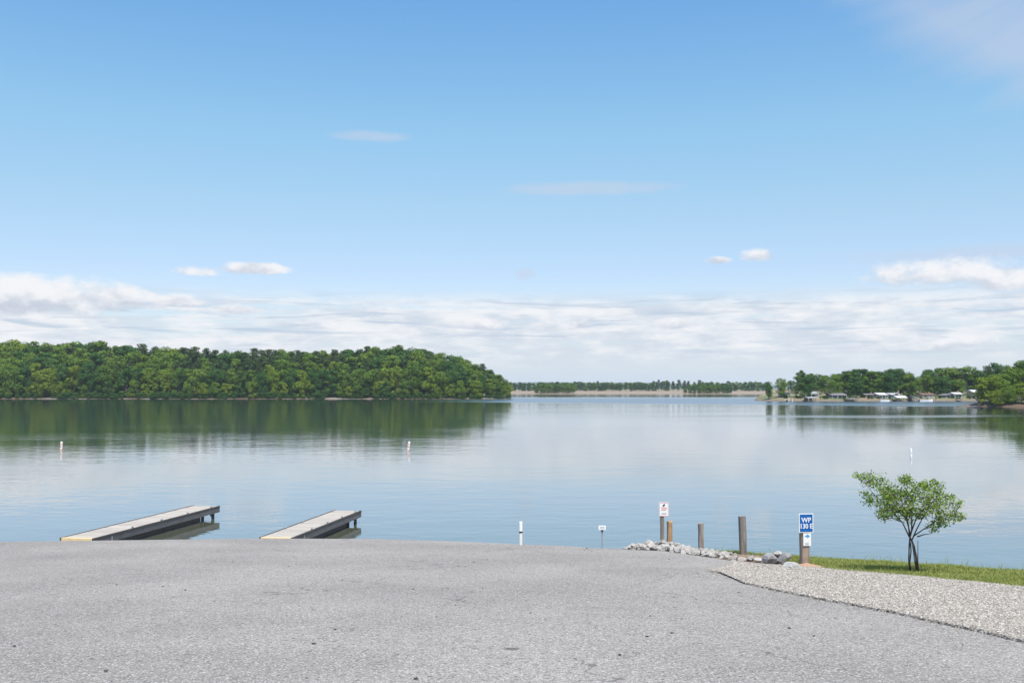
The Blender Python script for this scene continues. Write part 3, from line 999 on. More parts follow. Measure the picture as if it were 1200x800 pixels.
# near right point
rp_trees = [(1152, 441, 22, 6, 'leafbright', 'oval'), (1164, 438, 26, 9, 'leafbright', 'round'), (1176, 437, 28, 14, 'leaf', 'round'), (1188, 430, 34, 16, 'leaf', 'round'),
            (1200, 421, 36, 18, 'leaf', 'round'), (1222, 420, 40, 18, 'leaf', 'round'), (1180, 452, 24, 5, 'leaf', 'spread'), (1197, 448, 28, 5, 'leafbright', 'round'), (1168, 456, 20, 4, 'leafbright', 'spread'),
            (1245, 425, 40, 16, 'leafdark', 'round')]
for k, (xi, yt, wpx, v, lm, kind) in enumerate(rp_trees, 1):
    y = 344 + v; x = x_of(xi, y); y = rp_shore(x) + min(v, rp_depth(x) * .6); x = x_of(xi, y); z = RP.z(x, y - rp_shore(x))
    h = z_of(yt, y) - z; w = wpx / F * y
    pw = {'round': .62, 'oval': .47, 'spread': .74, 'pine': .32}[kind] * h
    lab = f"{TONE[lm]} broadleaf tree on the near right point, {'low, ' if yt > 445 else ''}{ordinal(k)} of its cluster"
    plant(kind, lm, (x, y, z - .1), h, w / pw, lab, 'trees on the near right point')
pts = []
for i in range(34):
    x = random.uniform(162, 215); vv = random.uniform(1.2, 5)
    pts.append(('shrub', random.choice([1, 2, 3, 4]), x, rp_shore(x) + vv, RP.z(x, vv) - .2, random.uniform(1.0, 2.6), 1.4))
pb_pts = pts
pts = []
for i in range(34):
    x = random.uniform(200, 322); vv = random.uniform(6, 30)
    pts.append((random.choice(['round', 'oval']), random.choice([1, 2, 3, 4]), x, rp_shore(x) + vv, RP.z(x, vv), random.uniform(9, 15), 1.2))
wood_mass('point_woods', pts, 'woods continuing along the near right point')
pts = pb_pts
wood_mass('point_brush', pts, 'low brush at the foot of the near right point')
pts = []
for i in range(80):
    x = random.uniform(150, 320); vv = random.uniform(48, 70)
    h = random.uniform(9, 13.5)
    pts.append((random.choice(['round', 'oval']), random.choice([1, 2, 3, 4]), x, rs_shore(x) + vv, RS.z(x, vv), h, 1.25))
cw_pts = pts
pts = []
for i in range(46):
    x = random.uniform(124, 232); vv = random.uniform(2.5, 9)
    pts.append(('shrub', random.choice([1, 2, 3, 4]), x, rs_shore(x) + vv, RS.z(x, vv) - .2, random.uniform(.8, 2.4), random.uniform(1, 1.6)))
wood_mass('cottage_shrubs', pts, 'low shrubs along the water in front of the cottages')
pts = cw_pts
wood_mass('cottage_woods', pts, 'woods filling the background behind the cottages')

# --- far shore trees
far_rows = [(165, 598, 900, 5.2, 447.3, 1.4), (146, 604, 900, 6.0, 449, 1.3)]
for v, xa, xb, st_, yt, jit in far_rows:
    xi = xa; kr = 0
    while xi < xb:
        y = 1010 + v; x = x_of(xi, y); y = fs_shore(x) + v; z = FS.z(x, v)
        pinew = 768 < xi < 822
        kind, lm = ('pine', 'needle') if random.random() < (.9 if pinew else .15) else (random.choice(['round', 'oval', 'round']), random.choice(['leaf', 'leafdark', 'leafdark']))
        h = z_of(yt + random.uniform(-jit, jit) - (1.6 if pinew else 0), y) - z
        kr += 1
        row = 'skyline' if v == 165 else 'lower'
        plant(kind, lm, (x, y, z - .2), h, random.uniform(1.1, 1.5) * (1.3 if kind == 'pine' else 1),
              f"small hazy {'pine' if kind == 'pine' else 'broadleaf tree'} in the {row} line beyond the far field, {ordinal(kr)} from left", 'trees beyond the far field')
        xi += st_ * random.uniform(.7, 1.3)
for (xa, xb, yt, nm_) in ((627, 677, 446.5, 'left'), (803, 856, 447.5, 'right')):
    for vv in (4, 14):
        xi = xa + 2; kr = 0
        while xi < xb - 1:
            y = 1010 + vv; x = x_of(xi, y); y = fs_shore(x) + vv; z = FS.z(x, vv)
            e = min(xi - xa, xb - xi); kr += 1
            h = z_of(yt + random.uniform(0, 3) + max(0, 5 - e) * .9 + (2 if vv == 4 else 0), y) - z
            plant(random.choice(['round', 'oval', 'round']), random.choice(['leaf', 'leafdark']), (x, y, z - .2), h, random.uniform(1.1, 1.4),
                  f"small broadleaf tree in the {nm_} far grove, {'front' if vv == 4 else 'rear'} row, {ordinal(kr)} from left", f"trees of the {nm_} far grove")
            xi += 5.0 * random.uniform(.75, 1.25)

# ------------------------------------------------------------------ cottages and boathouses on the right shore
M['roofwhite'] = plain('pale_metal_roof', (.50, .50, .50), .6, .1, .8)
M['roofpale'] = plain('light_grey_roof', (.36, .36, .37), .7, .1, .8)
M['roofgrey'] = plain('grey_shingle_roof', (.16, .16, .17), .85, .2, .9)
M['roofbrown'] = plain('brown_shingle_roof', (.17, .10, .075), .85, .2, .9)
M['wallwhite'] = plain('white_siding', (.56, .55, .53), .8, .1, .8)
M['wallgrey'] = plain('grey_siding', (.28, .29, .32), .75, .12, .8)
M['wallbrick'] = plain('brick_wall', (.30, .17, .13), .85, .15, .8)
M['walltan'] = plain('tan_siding', (.44, .38, .30), .8, .1, .8)
M['pane'] = plain('window_glass', (.03, .035, .045), .1, .2, 1)
M['timber'] = plain('dock_timber', (.22, .19, .16), .85, .25, 1)


def shore_spot(xi, v):
    y = 470 + v; x = x_of(xi, y); y = rs_shore(x) + v; x = x_of(xi, y)
    return x, y, RS.z(x, v)


def cottage(xi, wpx, ytop, v, wall, roof, label, gable=False, porch=False, chimney=False):
    x, y, z = shore_spot(xi, v)
    w = wpx / F * y; H = z_of(ytop, y) - z; D = 7.0
    e = empty('cottage', (x, y, z), 0)
    eave = H * (.62 if gable else .72)
    MB().box((-w / 2, 0, -.6), (w / 2, D, eave)).build('wall', M[wall], e)
    mb = MB()
    o = .45
    if gable:       # gable end to the water
        a, b, c = (-w / 2 - o, -o, eave), (w / 2 + o, -o, eave), (0, -o, H)
        a2, b2, c2 = (-w / 2 - o, D + o, eave), (w / 2 + o, D + o, eave), (0, D + o, H)
        mb.poly([a, c, c2, a2]).poly([c, b, b2, c2]).poly([a, b, c]).poly([a2, c2, b2]).poly([a, a2, b2, b])
    else:           # ridge along the shore
        a, b, c, d_ = (-w / 2 - o, -o, eave), (w / 2 + o, -o, eave), (w / 2 + o, D / 2, H), (-w / 2 - o, D / 2, H)
        a2, b2 = (-w / 2 - o, D + o, eave), (w / 2 + o, D + o, eave)
        mb.poly([a, b, c, d_]).poly([d_, c, b2, a2]).poly([a, d_, a2]).poly([b, b2, c]).poly([a, a2, b2, b])
    rf = mb.build('roof', M[roof], e)
    if chimney:
        MB().box((w * .2, D * .4, eave), (w * .2 + .7, D * .4 + .7, H + .7)).build('chimney', M['wallbrick'], rf)
    nwin = max(2, int(w / 2.2)); dpos = nwin // 2
    for i in range(nwin):
        cx = -w / 2 + w * (i + .5) / nwin
        if i == dpos:
            dr = MB().box((cx - .5, -.05, 0.05), (cx + .5, .02, min(2.05, eave - .2))).build('door', M['wallgrey' if wall != 'wallgrey' else 'white'], e)
            MB().box((cx + .3, -.11, .95), (cx + .4, -.052, 1.05)).build('handle', M['steel'], dr)
        else:
            zc = eave * .55
            wn = MB().box((cx - .62, -.06, zc - .55), (cx + .62, .02, zc + .55)).build('window', M['white'], e)
            MB().box((cx - .52, -.08, zc - .45), (cx + .52, -.062, zc + .45)).build('pane', M['pane'], wn)
    if porch:
        MB().box((-w / 2, -2.6, -.25), (w / 2, -.46, .02)).build('porch_deck', M['timber'], e)
        for i in range(4):
            px_ = -w / 2 + .15 + (w - .3) * i / 3
            MB().box((px_ - .07, -2.5, .02), (px_ + .07, -2.36, eave - .3)).build('porch_post', M['white'], e)
        MB().poly([(-w / 2 - .2, -2.8, eave - .3), (w / 2 + .2, -2.8, eave - .3), (w / 2 + .2, -.47, eave + .1), (-w / 2 - .2, -.47, eave + .1)]).poly(
            [(-w / 2 - .2, -2.8, eave - .38), (-w / 2 - .2, -.47, eave + .0), (w / 2 + .2, -.47, eave + .0), (w / 2 + .2, -2.8, eave - .38)]).build('porch_roof', M[roof], e)
    tag(e, label, 'house', 'cottages along the right shore')
    return e


cottage(921, 9, 459.5, 14, 'wallgrey', 'roofgrey', 'small grey cottage between the two leftmost shore trees', gable=False)
cottage(955, 8, 458.5, 11, 'wallwhite', 'roofwhite', 'pale little cottage just behind the leftmost boathouse', gable=True)
cottage(982, 17, 460.5, 8, 'wallgrey', 'roofgrey', 'wide low grey cottage left of the covered dock', porch=True)
cottage(1020, 12, 461, 10, 'wallbrick', 'roofgrey', 'low brick cottage left of the white cottage', chimney=True)
cottage(1033.5, 10, 460, 7, 'wallwhite', 'roofwhite', 'bright white cottage with a pale roof and a porch', porch=True)
cottage(1048, 11, 460.3, 11, 'wallgrey', 'roofpale', 'grey cottage with a light grey roof behind the pontoon boathouse', porch=True)
cottage(1088, 14, 460.5, 9, 'walltan', 'roofbrown', 'tan cottage with a brown roof above the white boat', chimney=True)
cottage(1113, 10, 461, 10, 'wallgrey', 'roofgrey', 'small grey cottage attached beside the white right-hand cottage', gable=True)
cottage(1123, 9, 459.5, 7, 'wallwhite', 'roofwhite', 'white cottage with a pale roof under the big trees at right', chimney=True)
cottage(1147, 13, 456.5, 9, 'walltan', 'roofwhite', 'two-tier tan cottage half hidden by the yellow-green tree', porch=True)


def boathouse(xi, wpx, hpx, label, roof='roofwhite', flat=True, closed=False):
    x = x_of(xi, 466); y = rs_shore(x) - 5.0; x = x_of(xi, y)
    w = wpx / F * y; H = hpx / F * y; D = 6.5
    e = empty('boathouse', (x, y, 0), 0)
    MB().box((-w / 2, 0, .35), (w / 2, D, .55)).build('deck', M['timber'], e)
    for sx in (-1, 1):
        for yy in (.25, D * .5, D - .25):
            MB().box((sx * (w / 2 - .15) - .1, yy - .1, -1.2), (sx * (w / 2 - .15) + .1, yy + .1, H)).build('post', M['timber'], e)
    mb = MB(); o = .35
    up = 0.15 if flat else .9
    mb.poly([(-w / 2 - o, -o, H), (w / 2 + o, -o, H), (w / 2 + o, D / 2, H + up), (-w / 2 - o, D / 2, H + up)])
    mb.poly([(-w / 2 - o, D / 2, H + up), (w / 2 + o, D / 2, H + up), (w / 2 + o, D + o, H), (-w / 2 - o, D + o, H)])
    mb.poly([(-w / 2 - o, -o, H - .25), (-w / 2 - o, D + o, H - .25), (w / 2 + o, D + o, H - .25), (w / 2 + o, -o, H - .25)])
    mb.poly([(-w / 2 - o, -o, H - .25), (w / 2 + o, -o, H - .25), (w / 2 + o, -o, H), (-w / 2 - o, -o, H)])
    for s_ in (-1, 1):
        q = s_ * (w / 2 + o)
        mb.poly([(q, -o, H - .25), (q, -o, H), (q, D / 2, H + up), (q, D + o, H), (q, D + o, H - .25)])
    mb.build('roof', M[roof], e)
    if closed:
        MB().box((-w / 2 + .27, D - .15, .56), (w / 2 - .27, D - .05, H - .26)).build('back_wall', M['wallbrick'], e)
        for s_ in (-1, 1):
            MB().box((s_ * (w / 2 - .62) - .14, .36, .56), (s_ * (w / 2 - .62) + .14, .5, H - .26)).build('front_panel', M['white'], e)
    tag(e, label, 'boathouse', 'boathouses along the right shore')


boathouse(951.5, 10, 5.0, 'small boathouse with a pale roof and a dark opening, leftmost on the shore', closed=True)
boathouse(1000, 10, 3.6, 'low covered dock with a pale flat roof between the two left cottages', 'roofgrey')
boathouse(1057, 11, 4.6, 'broad boathouse with a bright white roof below the grey cottage', flat=False)
boathouse(1072.5, 5, 5.5, 'narrow dark boathouse right of the broad white-roofed one', 'roofgrey', closed=True)


def motorboat(xi, y, L, rz, label, canopy=True):
    x = x_of(xi, y)
    e = empty('motorboat', (x, y, 0), rz)
    mb = MB(); W = L * .17
    st = [(-.5, .85, .0), (-.25, 1, 0), (.1, 1, .02), (.35, .7, .08), (.5, .08, .16)]
    ring = []
    for f, wf, up in st:
        ring.append([(f * L, -W * wf, .85 + up * L * .3), (f * L, -W * wf * .75, -.15 + up), (f * L, W * wf * .75, -.15 + up), (f * L, W * wf, .85 + up * L * .3)])
    for a, b in zip(ring, ring[1:]):
        for j in range(3): mb.poly([a[j], b[j], b[j + 1], a[j + 1]])
        mb.poly([(a[0][0], a[0][1], a[0][2] - .12), (a[3][0], a[3][1], a[3][2] - .12), (b[3][0], b[3][1], b[3][2] - .12), (b[0][0], b[0][1], b[0][2] - .12)])
    mb.poly(ring[0])
    mb.build('hull', M['white'], e)
    MB().poly([(.12 * L, -W * .7, .85), (.12 * L, W * .7, .85), (.06 * L, W * .6, 1.4), (.06 * L, -W * .6, 1.4)]).poly([(.12 * L, -W * .7, .83), (.06 * L, -W * .6, 1.38), (.06 * L, W * .6, 1.38), (.12 * L, W * .7, .83)]).build('windscreen', M['pane'], e)
    MB().box((-.56 * L, -.25, -.2), (-.5 * L - .01, .25, 1.05)).build('outboard_motor', M['black'], e)
    if canopy:
        MB().box((-.28 * L, -W * .8, 2.0), (.04 * L, W * .8, 2.08)).build('canopy', M['roofwhite'], e)
        for sx, sy in ((-.26, -1), (-.26, 1), (.02, -1), (.02, 1)):
            MB().tube([(sx * L, sy * W * .74, .7), (sx * L, sy * W * .74, 2.0)], .03, 5).build('canopy_pole', M['steel'], e)
    tag(e, label, 'boat', 'boats moored at the cottages')


motorboat(1085, 461, 6.4, R(5), 'white motorboat moored below the tan cottage with a brown roof')
motorboat(1037, 462, 4.0, R(172), 'small white motorboat moored in front of the bright white cottage', False)


def jetty(xi, y0, L, w, label, zt=.55):
    x = x_of(xi, y0)
    e = empty('jetty', (x, y0, 0), 0)
    MB().box((-w / 2, 0, zt - .15), (w / 2, L, zt)).build('deck', M['timber'], e)
    for yy in (.2, L * .5):
        for sx in (-1, 1):
            MB().box((sx * (w / 2 + .08) - .075, yy - .08, -1.3), (sx * (w / 2 + .08) + .075, yy + .08, zt + .55)).build('pile', M['white' if xi < 940 else 'timber'], e)
    tag(e, label, 'jetty', 'jetties along the right shore')


jetty(926.5, 465, 12, 1.6, 'narrow jetty with white piles right of the second shore tree')
jetty(1093.5, 462, 12, 2.2, 'timber jetty right of the white motorboat')
jetty(1130, 463, 12, 2.0, 'timber jetty left of the overhanging point trees')
# fallen limb at the tip of the near right point
e = tag(empty('fallen_branch', (x_of(1148, 344), 344, -.1)), 'bare forked branch standing in the water at the tip of the near right point', 'branch')
MB().tube([(0, 0, -.6), (-.5, 0, 1.0), (-1.2, .2, 2.3), (-1.5, .3, 3.6)], [.16, .13, .09, .04], 6).build('stem', M['bark'], e)
MB().tube([(-.3, 0, .5), (.6, .1, 1.4), (.9, .1, 2.8)], [.1, .08, .03], 6).build('limb', M['bark'], e)
MB().tube([(.5, 0, -.4), (1.6, .1, .55), (6.5, .6, .95), (9.5, .8, 1.5)], [.2, .18, .12, .05], 6).build('lying_log', M['bark'], e)

# ------------------------------------------------------------------ the two docks at the ramp
DECK_Z = .56
def y_at(yi, z):                     # depth of photo row yi at height z
    c, s = math.cos(PITCH), math.sin(PITCH); v = (400 - yi) / F
    return (z - CAM_Z) / ((s + v * c) / (c - v * s))


def dock(name_label, near_l, near_r, far_l, far_r, group):
    def P(p):
        y = y_at(p[1], DECK_Z); return Vector((x_of(p[0], y, p[1]), y, 0))
    nl, nr, fl, fr = map(P, (near_l, near_r, far_l, far_r))
    n0, n1 = (nl + nr) / 2, (fl + fr) / 2
    W = .5 * ((nr - nl).length + (fr - fl).length)
    L = (n1 - n0).length
    ang = math.atan2(n1.y - n0.y, n1.x - n0.x) - math.pi / 2
    e = empty('boat_dock', (n0.x, n0.y, 0), ang)
    tag(e, name_label, 'dock', group)
    # planks laid across
    pw, gap = .142, .007
    nb = int((L - .14) / (pw + gap)); s = (L - .14) / nb
    pm = MB().box((-W / 2, 0, -.038), (W / 2, s - gap, 0)).mesh('plank', M['deck'])
    for i in range(nb):
        link('plank', pm, e, (random.uniform(-.006, .006), .14 + i * s, DECK_Z + random.uniform(-.003, .003)), (random.uniform(-.002, .002), 0, random.uniform(-.002, .002)))
    bevel(MB().box((-W / 2, -.002, DECK_Z - .13), (W / 2, .134, DECK_Z + .012)).build('end_board', M['yellowwood'], e), .006)
    for sx in (-1, 1):
        a = sx * W / 2
        lo, hi = (a + .002, a + .055) if sx > 0 else (a - .055, a - .002)
        ns = 3
        for k in range(ns):             # fascia boards butted end to end
            MB().box((lo, L * k / ns + .004, DECK_Z - .30), (hi, L * (k + 1) / ns - .004, DECK_Z - .062)).build('fascia_board', M['fascia'], e)
        MB().box((lo - .012, .0, DECK_Z - .06), (hi + .012, L + .04, DECK_Z + .014)).build('edge_rail', M['fasciacap'], e)
        # cleats along the edge
        for k in range(4):
            yy = L * (.28 + .22 * k)
            cl = MB().box((a - sx * .06 - .022, yy - .05, DECK_Z), (a - sx * .06 + .022, yy + .05, DECK_Z + .035)).build('cleat', M['steel'], e)
            MB().tube([(a - sx * .06, yy - .11, DECK_Z + .055), (a - sx * .06, yy, DECK_Z + .048), (a - sx * .06, yy + .11, DECK_Z + .055)], [.012, .018, .012], 6).build('horn', M['steel'], cl)
        # bolted splice plate
        MB().box((hi if sx > 0 else lo - .008, 1.3, DECK_Z - .28), (hi + .008 if sx > 0 else lo, 1.36, DECK_Z - .08)).build('splice_plate', M['steel'], e)
    MB().box((-W / 2 - .05, L + .002, DECK_Z - .30), (W / 2 + .05, L + .04, DECK_Z - .062)).build('end_fascia', M['fascia'], e)
    # piles, cross beams and braces
    for yy in (L - .35, L - 1.45):
        for sx in (-1, 1):
            px_ = sx * (W / 2 - .12)
            MB().tube([(px_, yy, -1.6), (px_, yy, DECK_Z - .062)], .075, 10).build('pile', M['pile'], e)
        MB().box((-W / 2 + .02, yy + .09, DECK_Z - .22), (W / 2 - .02, yy + .14, DECK_Z - .062)).build('cross_beam', M['pile'], e)
    for sx in (-1, 1):
        px_ = sx * (W / 2 - .05)
        MB().tube([(px_, L - .95, DECK_Z - .2), (px_, L - .5, .02), (px_, L - .42, -.3)], .035, 6).build('brace', M['pile'], e)
    MB().box((-W / 2 + .10, 1.12, -.12), (W / 2 - .10, L - 1.7, DECK_Z - .225)).build('underdeck_shade_box', M['pile'], e)  # dark box added to stand in for the black shadow under the deck
    # concrete abutment under the shore end
    g0 = gz(n0.x, n0.y)
    MB().box((-W / 2 + .03, .02, g0 - .8), (W / 2 - .03, 1.1, DECK_Z - .14)).build('abutment', M['concrete'], e)
    return e


M['concrete'] = plain('concrete', (.30, .29, .28), .9, .15, 3)
dock('longer grey plank dock with a yellow end board, nearer the left edge', (71, 631), (108, 630.3), (225, 592.3), (258, 592.6), 'docks at the boat ramp')
dock('shorter grey plank dock with a yellow end board, nearer the middle of the ramp', (305, 630), (341, 630), (392, 597.8), (422.5, 598.2), 'docks at the boat ramp')

# ------------------------------------------------------------------ buoys
def lathe(prof, n=16):
    mb = MB(); b = 0
    for r_, z_ in prof:
        for j in range(n):
            a = 2 * math.pi * j / n; mb.v.append((math.cos(a) * r_, math.sin(a) * r_, z_))
    for i in range(len(prof) - 1):
        for j in range(n):
            mb.f.append((i * n + j, i * n + (j + 1) % n, (i + 1) * n + (j + 1) % n, (i + 1) * n + j))
    mb.f.append(tuple(reversed(range(n)))); mb.f.append(tuple((len(prof) - 1) * n + j for j in range(n)))
    return mb


def buoy(xi, ybase, ytop, wpx, tilt, orange, label):
    y = y_at(ybase, 0); x = x_of(xi, y, ybase)
    H = z_of(ytop, y); r_ = wpx / F * y / 2
    e = empty('buoy', (x, y, 0)); e.rotation_euler = (0, tilt, 0)
    lathe([(r_ * .9, -.5), (r_, -.45), (r_, H * .84), (r_ * .93, H * .86)]).build('body', M['white'], e, smooth=False)
    lathe([(r_ * .93, H * .862), (r_ * .85, H * .93), (r_ * .5, H * .985), (.02, H)]).build('cap', M['white'], e, smooth=True)
    if orange:
        for za, zb in ((.04, .13), (.66, .76)):
            lathe([(r_ + .004, H * za), (r_ + .006, H * za + .005), (r_ + .006, H * zb - .005), (r_ + .004, H * zb)]).build('orange_band', M['orange'], e)
        # open orange ring mark facing the ramp
        mb = MB(); n = 18
        for j in range(n):
            a0, a1 = 2 * math.pi * j / n, 2 * math.pi * (j + 1) / n
            q = []
            for a, rr in ((a0, .085), (a1, .085), (a1, .055), (a0, .055)):
                xx = math.cos(a) * rr; q.append((xx, -math.sqrt(max((r_ + .006) ** 2 - xx * xx, 0)), H * .42 + math.sin(a) * rr * 1.4))
            mb.poly(q)
        mb.build('ring_mark', M['orange'], e)
    mb = MB(); mb.box((-.03, -r_ - .012, H * .38), (.03, -r_ + .01, H * .46)); mb.build('black_mark', M['black'], e)
    tag(e, label, 'buoy', 'marker buoys on the lake')


buoy(71.5, 527, 517, 2.6, R(2), True, 'white can buoy with orange bands, leftmost on the lake')
buoy(478.3, 528, 517, 2.6, R(7), True, 'leaning white can buoy with orange bands, near the tip of the forest')
buoy(1067.8, 534.5, 525, 2.4, R(-1), False, 'plain white can buoy beyond the small tree')


# ------------------------------------------------------------------ posts and signs
def text_mesh(s, size, material, ext=.001):
    cu = bpy.data.curves.new('lettering', 'FONT'); cu.body = s; cu.size = size; cu.extrude = ext; cu.align_x = 'CENTER'; cu.align_y = 'CENTER'; cu.offset = size * .022
    o = bpy.data.objects.new('tmp_lettering', cu); COL.objects.link(o)
    dg = bpy.context.evaluated_depsgraph_get(); dg.update()
    me = bpy.data.meshes.new_from_object(o.evaluated_get(dg))
    bpy.data.objects.remove(o); bpy.data.curves.remove(cu)
    me.materials.clear(); me.materials.append(material)
    return me


def rough_post(mb_name, parent, w, d_, h, material, jag=.03, loc=(0, 0, 0), n=5):
    """square timber with worn edges, uneven top"""
    mb = MB(); lv = [-.35] + list(np.linspace(0, h, n))
    c = .16 * w
    for z in lv:
        j = .006
        ring = [(-w / 2 + c, -d_ / 2), (w / 2 - c, -d_ / 2), (w / 2, -d_ / 2 + c), (w / 2, d_ / 2 - c), (w / 2 - c, d_ / 2), (-w / 2 + c, d_ / 2), (-w / 2, d_ / 2 - c), (-w / 2, -d_ / 2 + c)]
        for x, y in ring:
            mb.v.append((x + random.uniform(-j, j), y + random.uniform(-j, j), z + (random.uniform(-jag, jag * .3) if z == lv[-1] else 0)))
    m = len(lv)
    for i in range(m - 1):
        for k in range(8):
            mb.f.append((i * 8 + k, i * 8 + (k + 1) % 8, (i + 1) * 8 + (k + 1) % 8, (i + 1) * 8 + k))
    top = len(mb.v); mb.v.append((0, 0, h - jag * .2))
    for k in range(8): mb.f.append(((m - 1) * 8 + k, (m - 1) * 8 + (k + 1) % 8, top))
    return mb.build(mb_name, material, parent, loc)


# blue waypoint sign post
x, y, z = pix(943, 663.5)
e = empty('waypoint_sign', (x, y, z), R(8))
pxm = y / F
Hh = z_of(604.5, y) - z
tag(e, 'wooden post with a blue sign reading WP 130 E beside the grass', 'sign')
rough_post('post', e, 9.6 * pxm, 9.6 * pxm, Hh, M['post'], .025)
fy = -9.6 * pxm / 2 - .012
sw, sh = 17.6 * pxm, 22 * pxm
zc = z_of(611.8, y) - z
pl = bevel(MB().box((-sw / 2, fy - .006, zc - sh / 2), (sw / 2, fy, zc + sh / 2)).build('sign_plate', M['white'], e), .002)
bw = 1.0 * pxm
MB().box((-sw / 2 + bw, fy - .0085, zc - sh / 2 + bw), (sw / 2 - bw, fy - .0062, zc + sh / 2 - bw)).build('blue_panel', M['blue'], pl)
link('lettering', text_mesh('WP', sh * .34, M['white']), pl, (0.0, fy - .0105, zc + sh * .15), (math.pi / 2, 0, 0))
tm = text_mesh('130 E', sh * .34, M['white'])
link('lettering', tm, pl, (-.004, fy - .0105, zc - sh * .17), (math.pi / 2, 0, 0), (.92, 1, 1))
for zz in (.42, -.42):
    MB().tube([(0, fy - .014, zc + sh * zz), (0, fy - .0062, zc + sh * zz)], .006, 8).build('screw', M['steel'], pl)
# small white notice with a blue curved arrow
nz_ = z_of(631.0, y) - z; nw, nh = 9.4 * pxm, 14.5 * pxm; nx = 1.0 * pxm
nt = MB().box((nx - nw / 2, fy - .005, nz_ - nh / 2), (nx + nw / 2, fy - .001, nz_ + nh / 2)).build('notice_plate', M['white'], e)
mb = MB(); yy = fy - .0065
ar = [(-.30, .30), (-.06, .33), (-.02, .44), (.36, .27), (.02, .08), (-.02, .20), (-.30, .22)]
mb.poly([(nx + a * nw, yy, nz_ + b * nh) for a, b in ar])
o = mb.build('blue_arrow', M['lightblue'], nt)
for k, (za, wa) in enumerate(((-.28, .5), (-.35, .42), (-.42, .5))):
    MB().box((nx - wa * nw / 2 - .01, fy - .0062, nz_ + za * nh - .004), (nx + wa * nw / 2 - .005, fy - .0052, nz_ + za * nh + .004)).build('print_line', M['greyprint'], nt)

# plain posts
def post(xi, yb, yt, wpx, material, label, tilt=0.0, jag=.03):
    x, y, z = pix(xi, yb); pxm = y / F
    e = rough_post('wooden_post', None, wpx * pxm, wpx * pxm, z_of(yt, y) - z, material, jag, (x, y, z))
    e.rotation_euler = (0, tilt, random.uniform(-.15, .15))
    tag(e, label, 'post', 'wooden posts along the bank')
    return e


post(871, 647, 604.5, 7.2, M['postgrey'], 'tall weathered wooden post between the short post and the blue sign', R(-1.2))
post(821.5, 641.5, 612.5, 5.6, M['postgrey'], 'short dark wooden post standing in the riprap', 0)
e = post(784.5, 640, 610, 5.8, M['postorange'], 'split orange-brown stub post beside the red and white sign', R(.6), .05)

# red and white notice on its post
x, y, z = pix(776, 640.5); y -= .02
pxm = y / F
e = empty('notice_sign', (x, y, z), 0); tag(e, 'white notice sign with a red border on a slim post in the riprap', 'sign')
rough_post('post', e, 4.2 * pxm, 4.2 * pxm, z_of(590, y) - z, M['postgrey'], .01)
fy = -4.2 * pxm / 2 - .012; sw, sh = 11.2 * pxm, 16.2 * pxm; zc = z_of(596.3, y) - z; sx0 = 1.8 * pxm
pl = bevel(MB().box((sx0 - sw / 2, fy - .005, zc - sh / 2), (sx0 + sw / 2, fy, zc + sh / 2)).build('sign_plate', M['white'], e), .002)
def sbar(name, a, b, c, d_, m_):
    MB().box((sx0 + a * sw, fy - .0075, zc + c * sh), (sx0 + b * sw, fy - .0055, zc + d_ * sh)).build(name, m_, pl)
for a, b, c, d_ in ((-.46, .46, .455, .48), (-.46, .46, -.48, -.455), (-.46, -.425, -.454, .454), (.425, .46, -.454, .454)): sbar('red_border', a, b, c, d_, M['red'])
mb = MB(); mb.poly([(sx0 + a * sw, fy - .0075, zc + b * sh) for a, b in ((-.16, .24), (-.02, .20), (.12, .30), (.10, .42), (.0, .36), (-.10, .34))]); mb.build('dark_mark', M['black'], pl)
for a, b, c in ((-.30, .28, .13), (-.24, .32, .04), (-.30, .20, -.06)): sbar('red_print', a, b, c - .02, c + .02, M['red'])
for a, b, c in ((-.22, .22, -.27), (-.28, .26, -.34)): sbar('grey_print', a, b, c - .018, c + .018, M['greyprint'])

# white marker pipe at the ramp edge
x, y, z = pix(610.3, 638.2); pxm = y / F
e = empty('marker_pipe', (x, y, z)); tag(e, 'slim white marker pipe with a black band at the ramp edge', 'marker')
H = z_of(611, y) - z
MB().tube([(0, 0, -.3), (0, 0, H * .52)], .042, 12).build('lower_pipe', M['pipe'], e)
lathe([(.044, H * .521), (.047, H * .525), (.047, H * .59), (.044, H * .595)], 12).build('black_band', M['black'], e)
lathe([(.045, H * .597), (.045, H * .985), (.038, H)], 12).build('white_sleeve', M['white'], e)
MB().box((-.09, -.075, -.02), (-.03, .03, .03)).build('foot_bracket', M['steel'], e)

# little white sign on a thin rod
x, y, z = pix(705.7, 641.5); pxm = y / F
e = empty('small_sign', (x, y, z)); tag(e, 'little white sign on a thin steel rod left of the riprap', 'sign')
H = z_of(615.4, y) - z
MB().tube([(0, 0, -.3), (0, 0, H - .02)], .016, 8).build('rod', M['steel'], e)
sw, sh = 8.4 * pxm, 5.0 * pxm
pl = bevel(MB().box((-sw / 2, -.03, H - sh), (sw / 2, -.019, H)).build('sign_plate', M['white'], e), .002)
MB().box((-.03, -.034, H - sh - .05), (.03, .02, H - sh - .004)).build('clamp', M['black'], e)
for c, wd in ((.66, .62), (.34, .7)):
    MB().box((-sw * wd / 2, -.0322, H - sh + sh * c - .008), (sw * wd / 2, -.0305, H - sh + sh * c + .008)).build('print_line', M['greyprint'], pl)
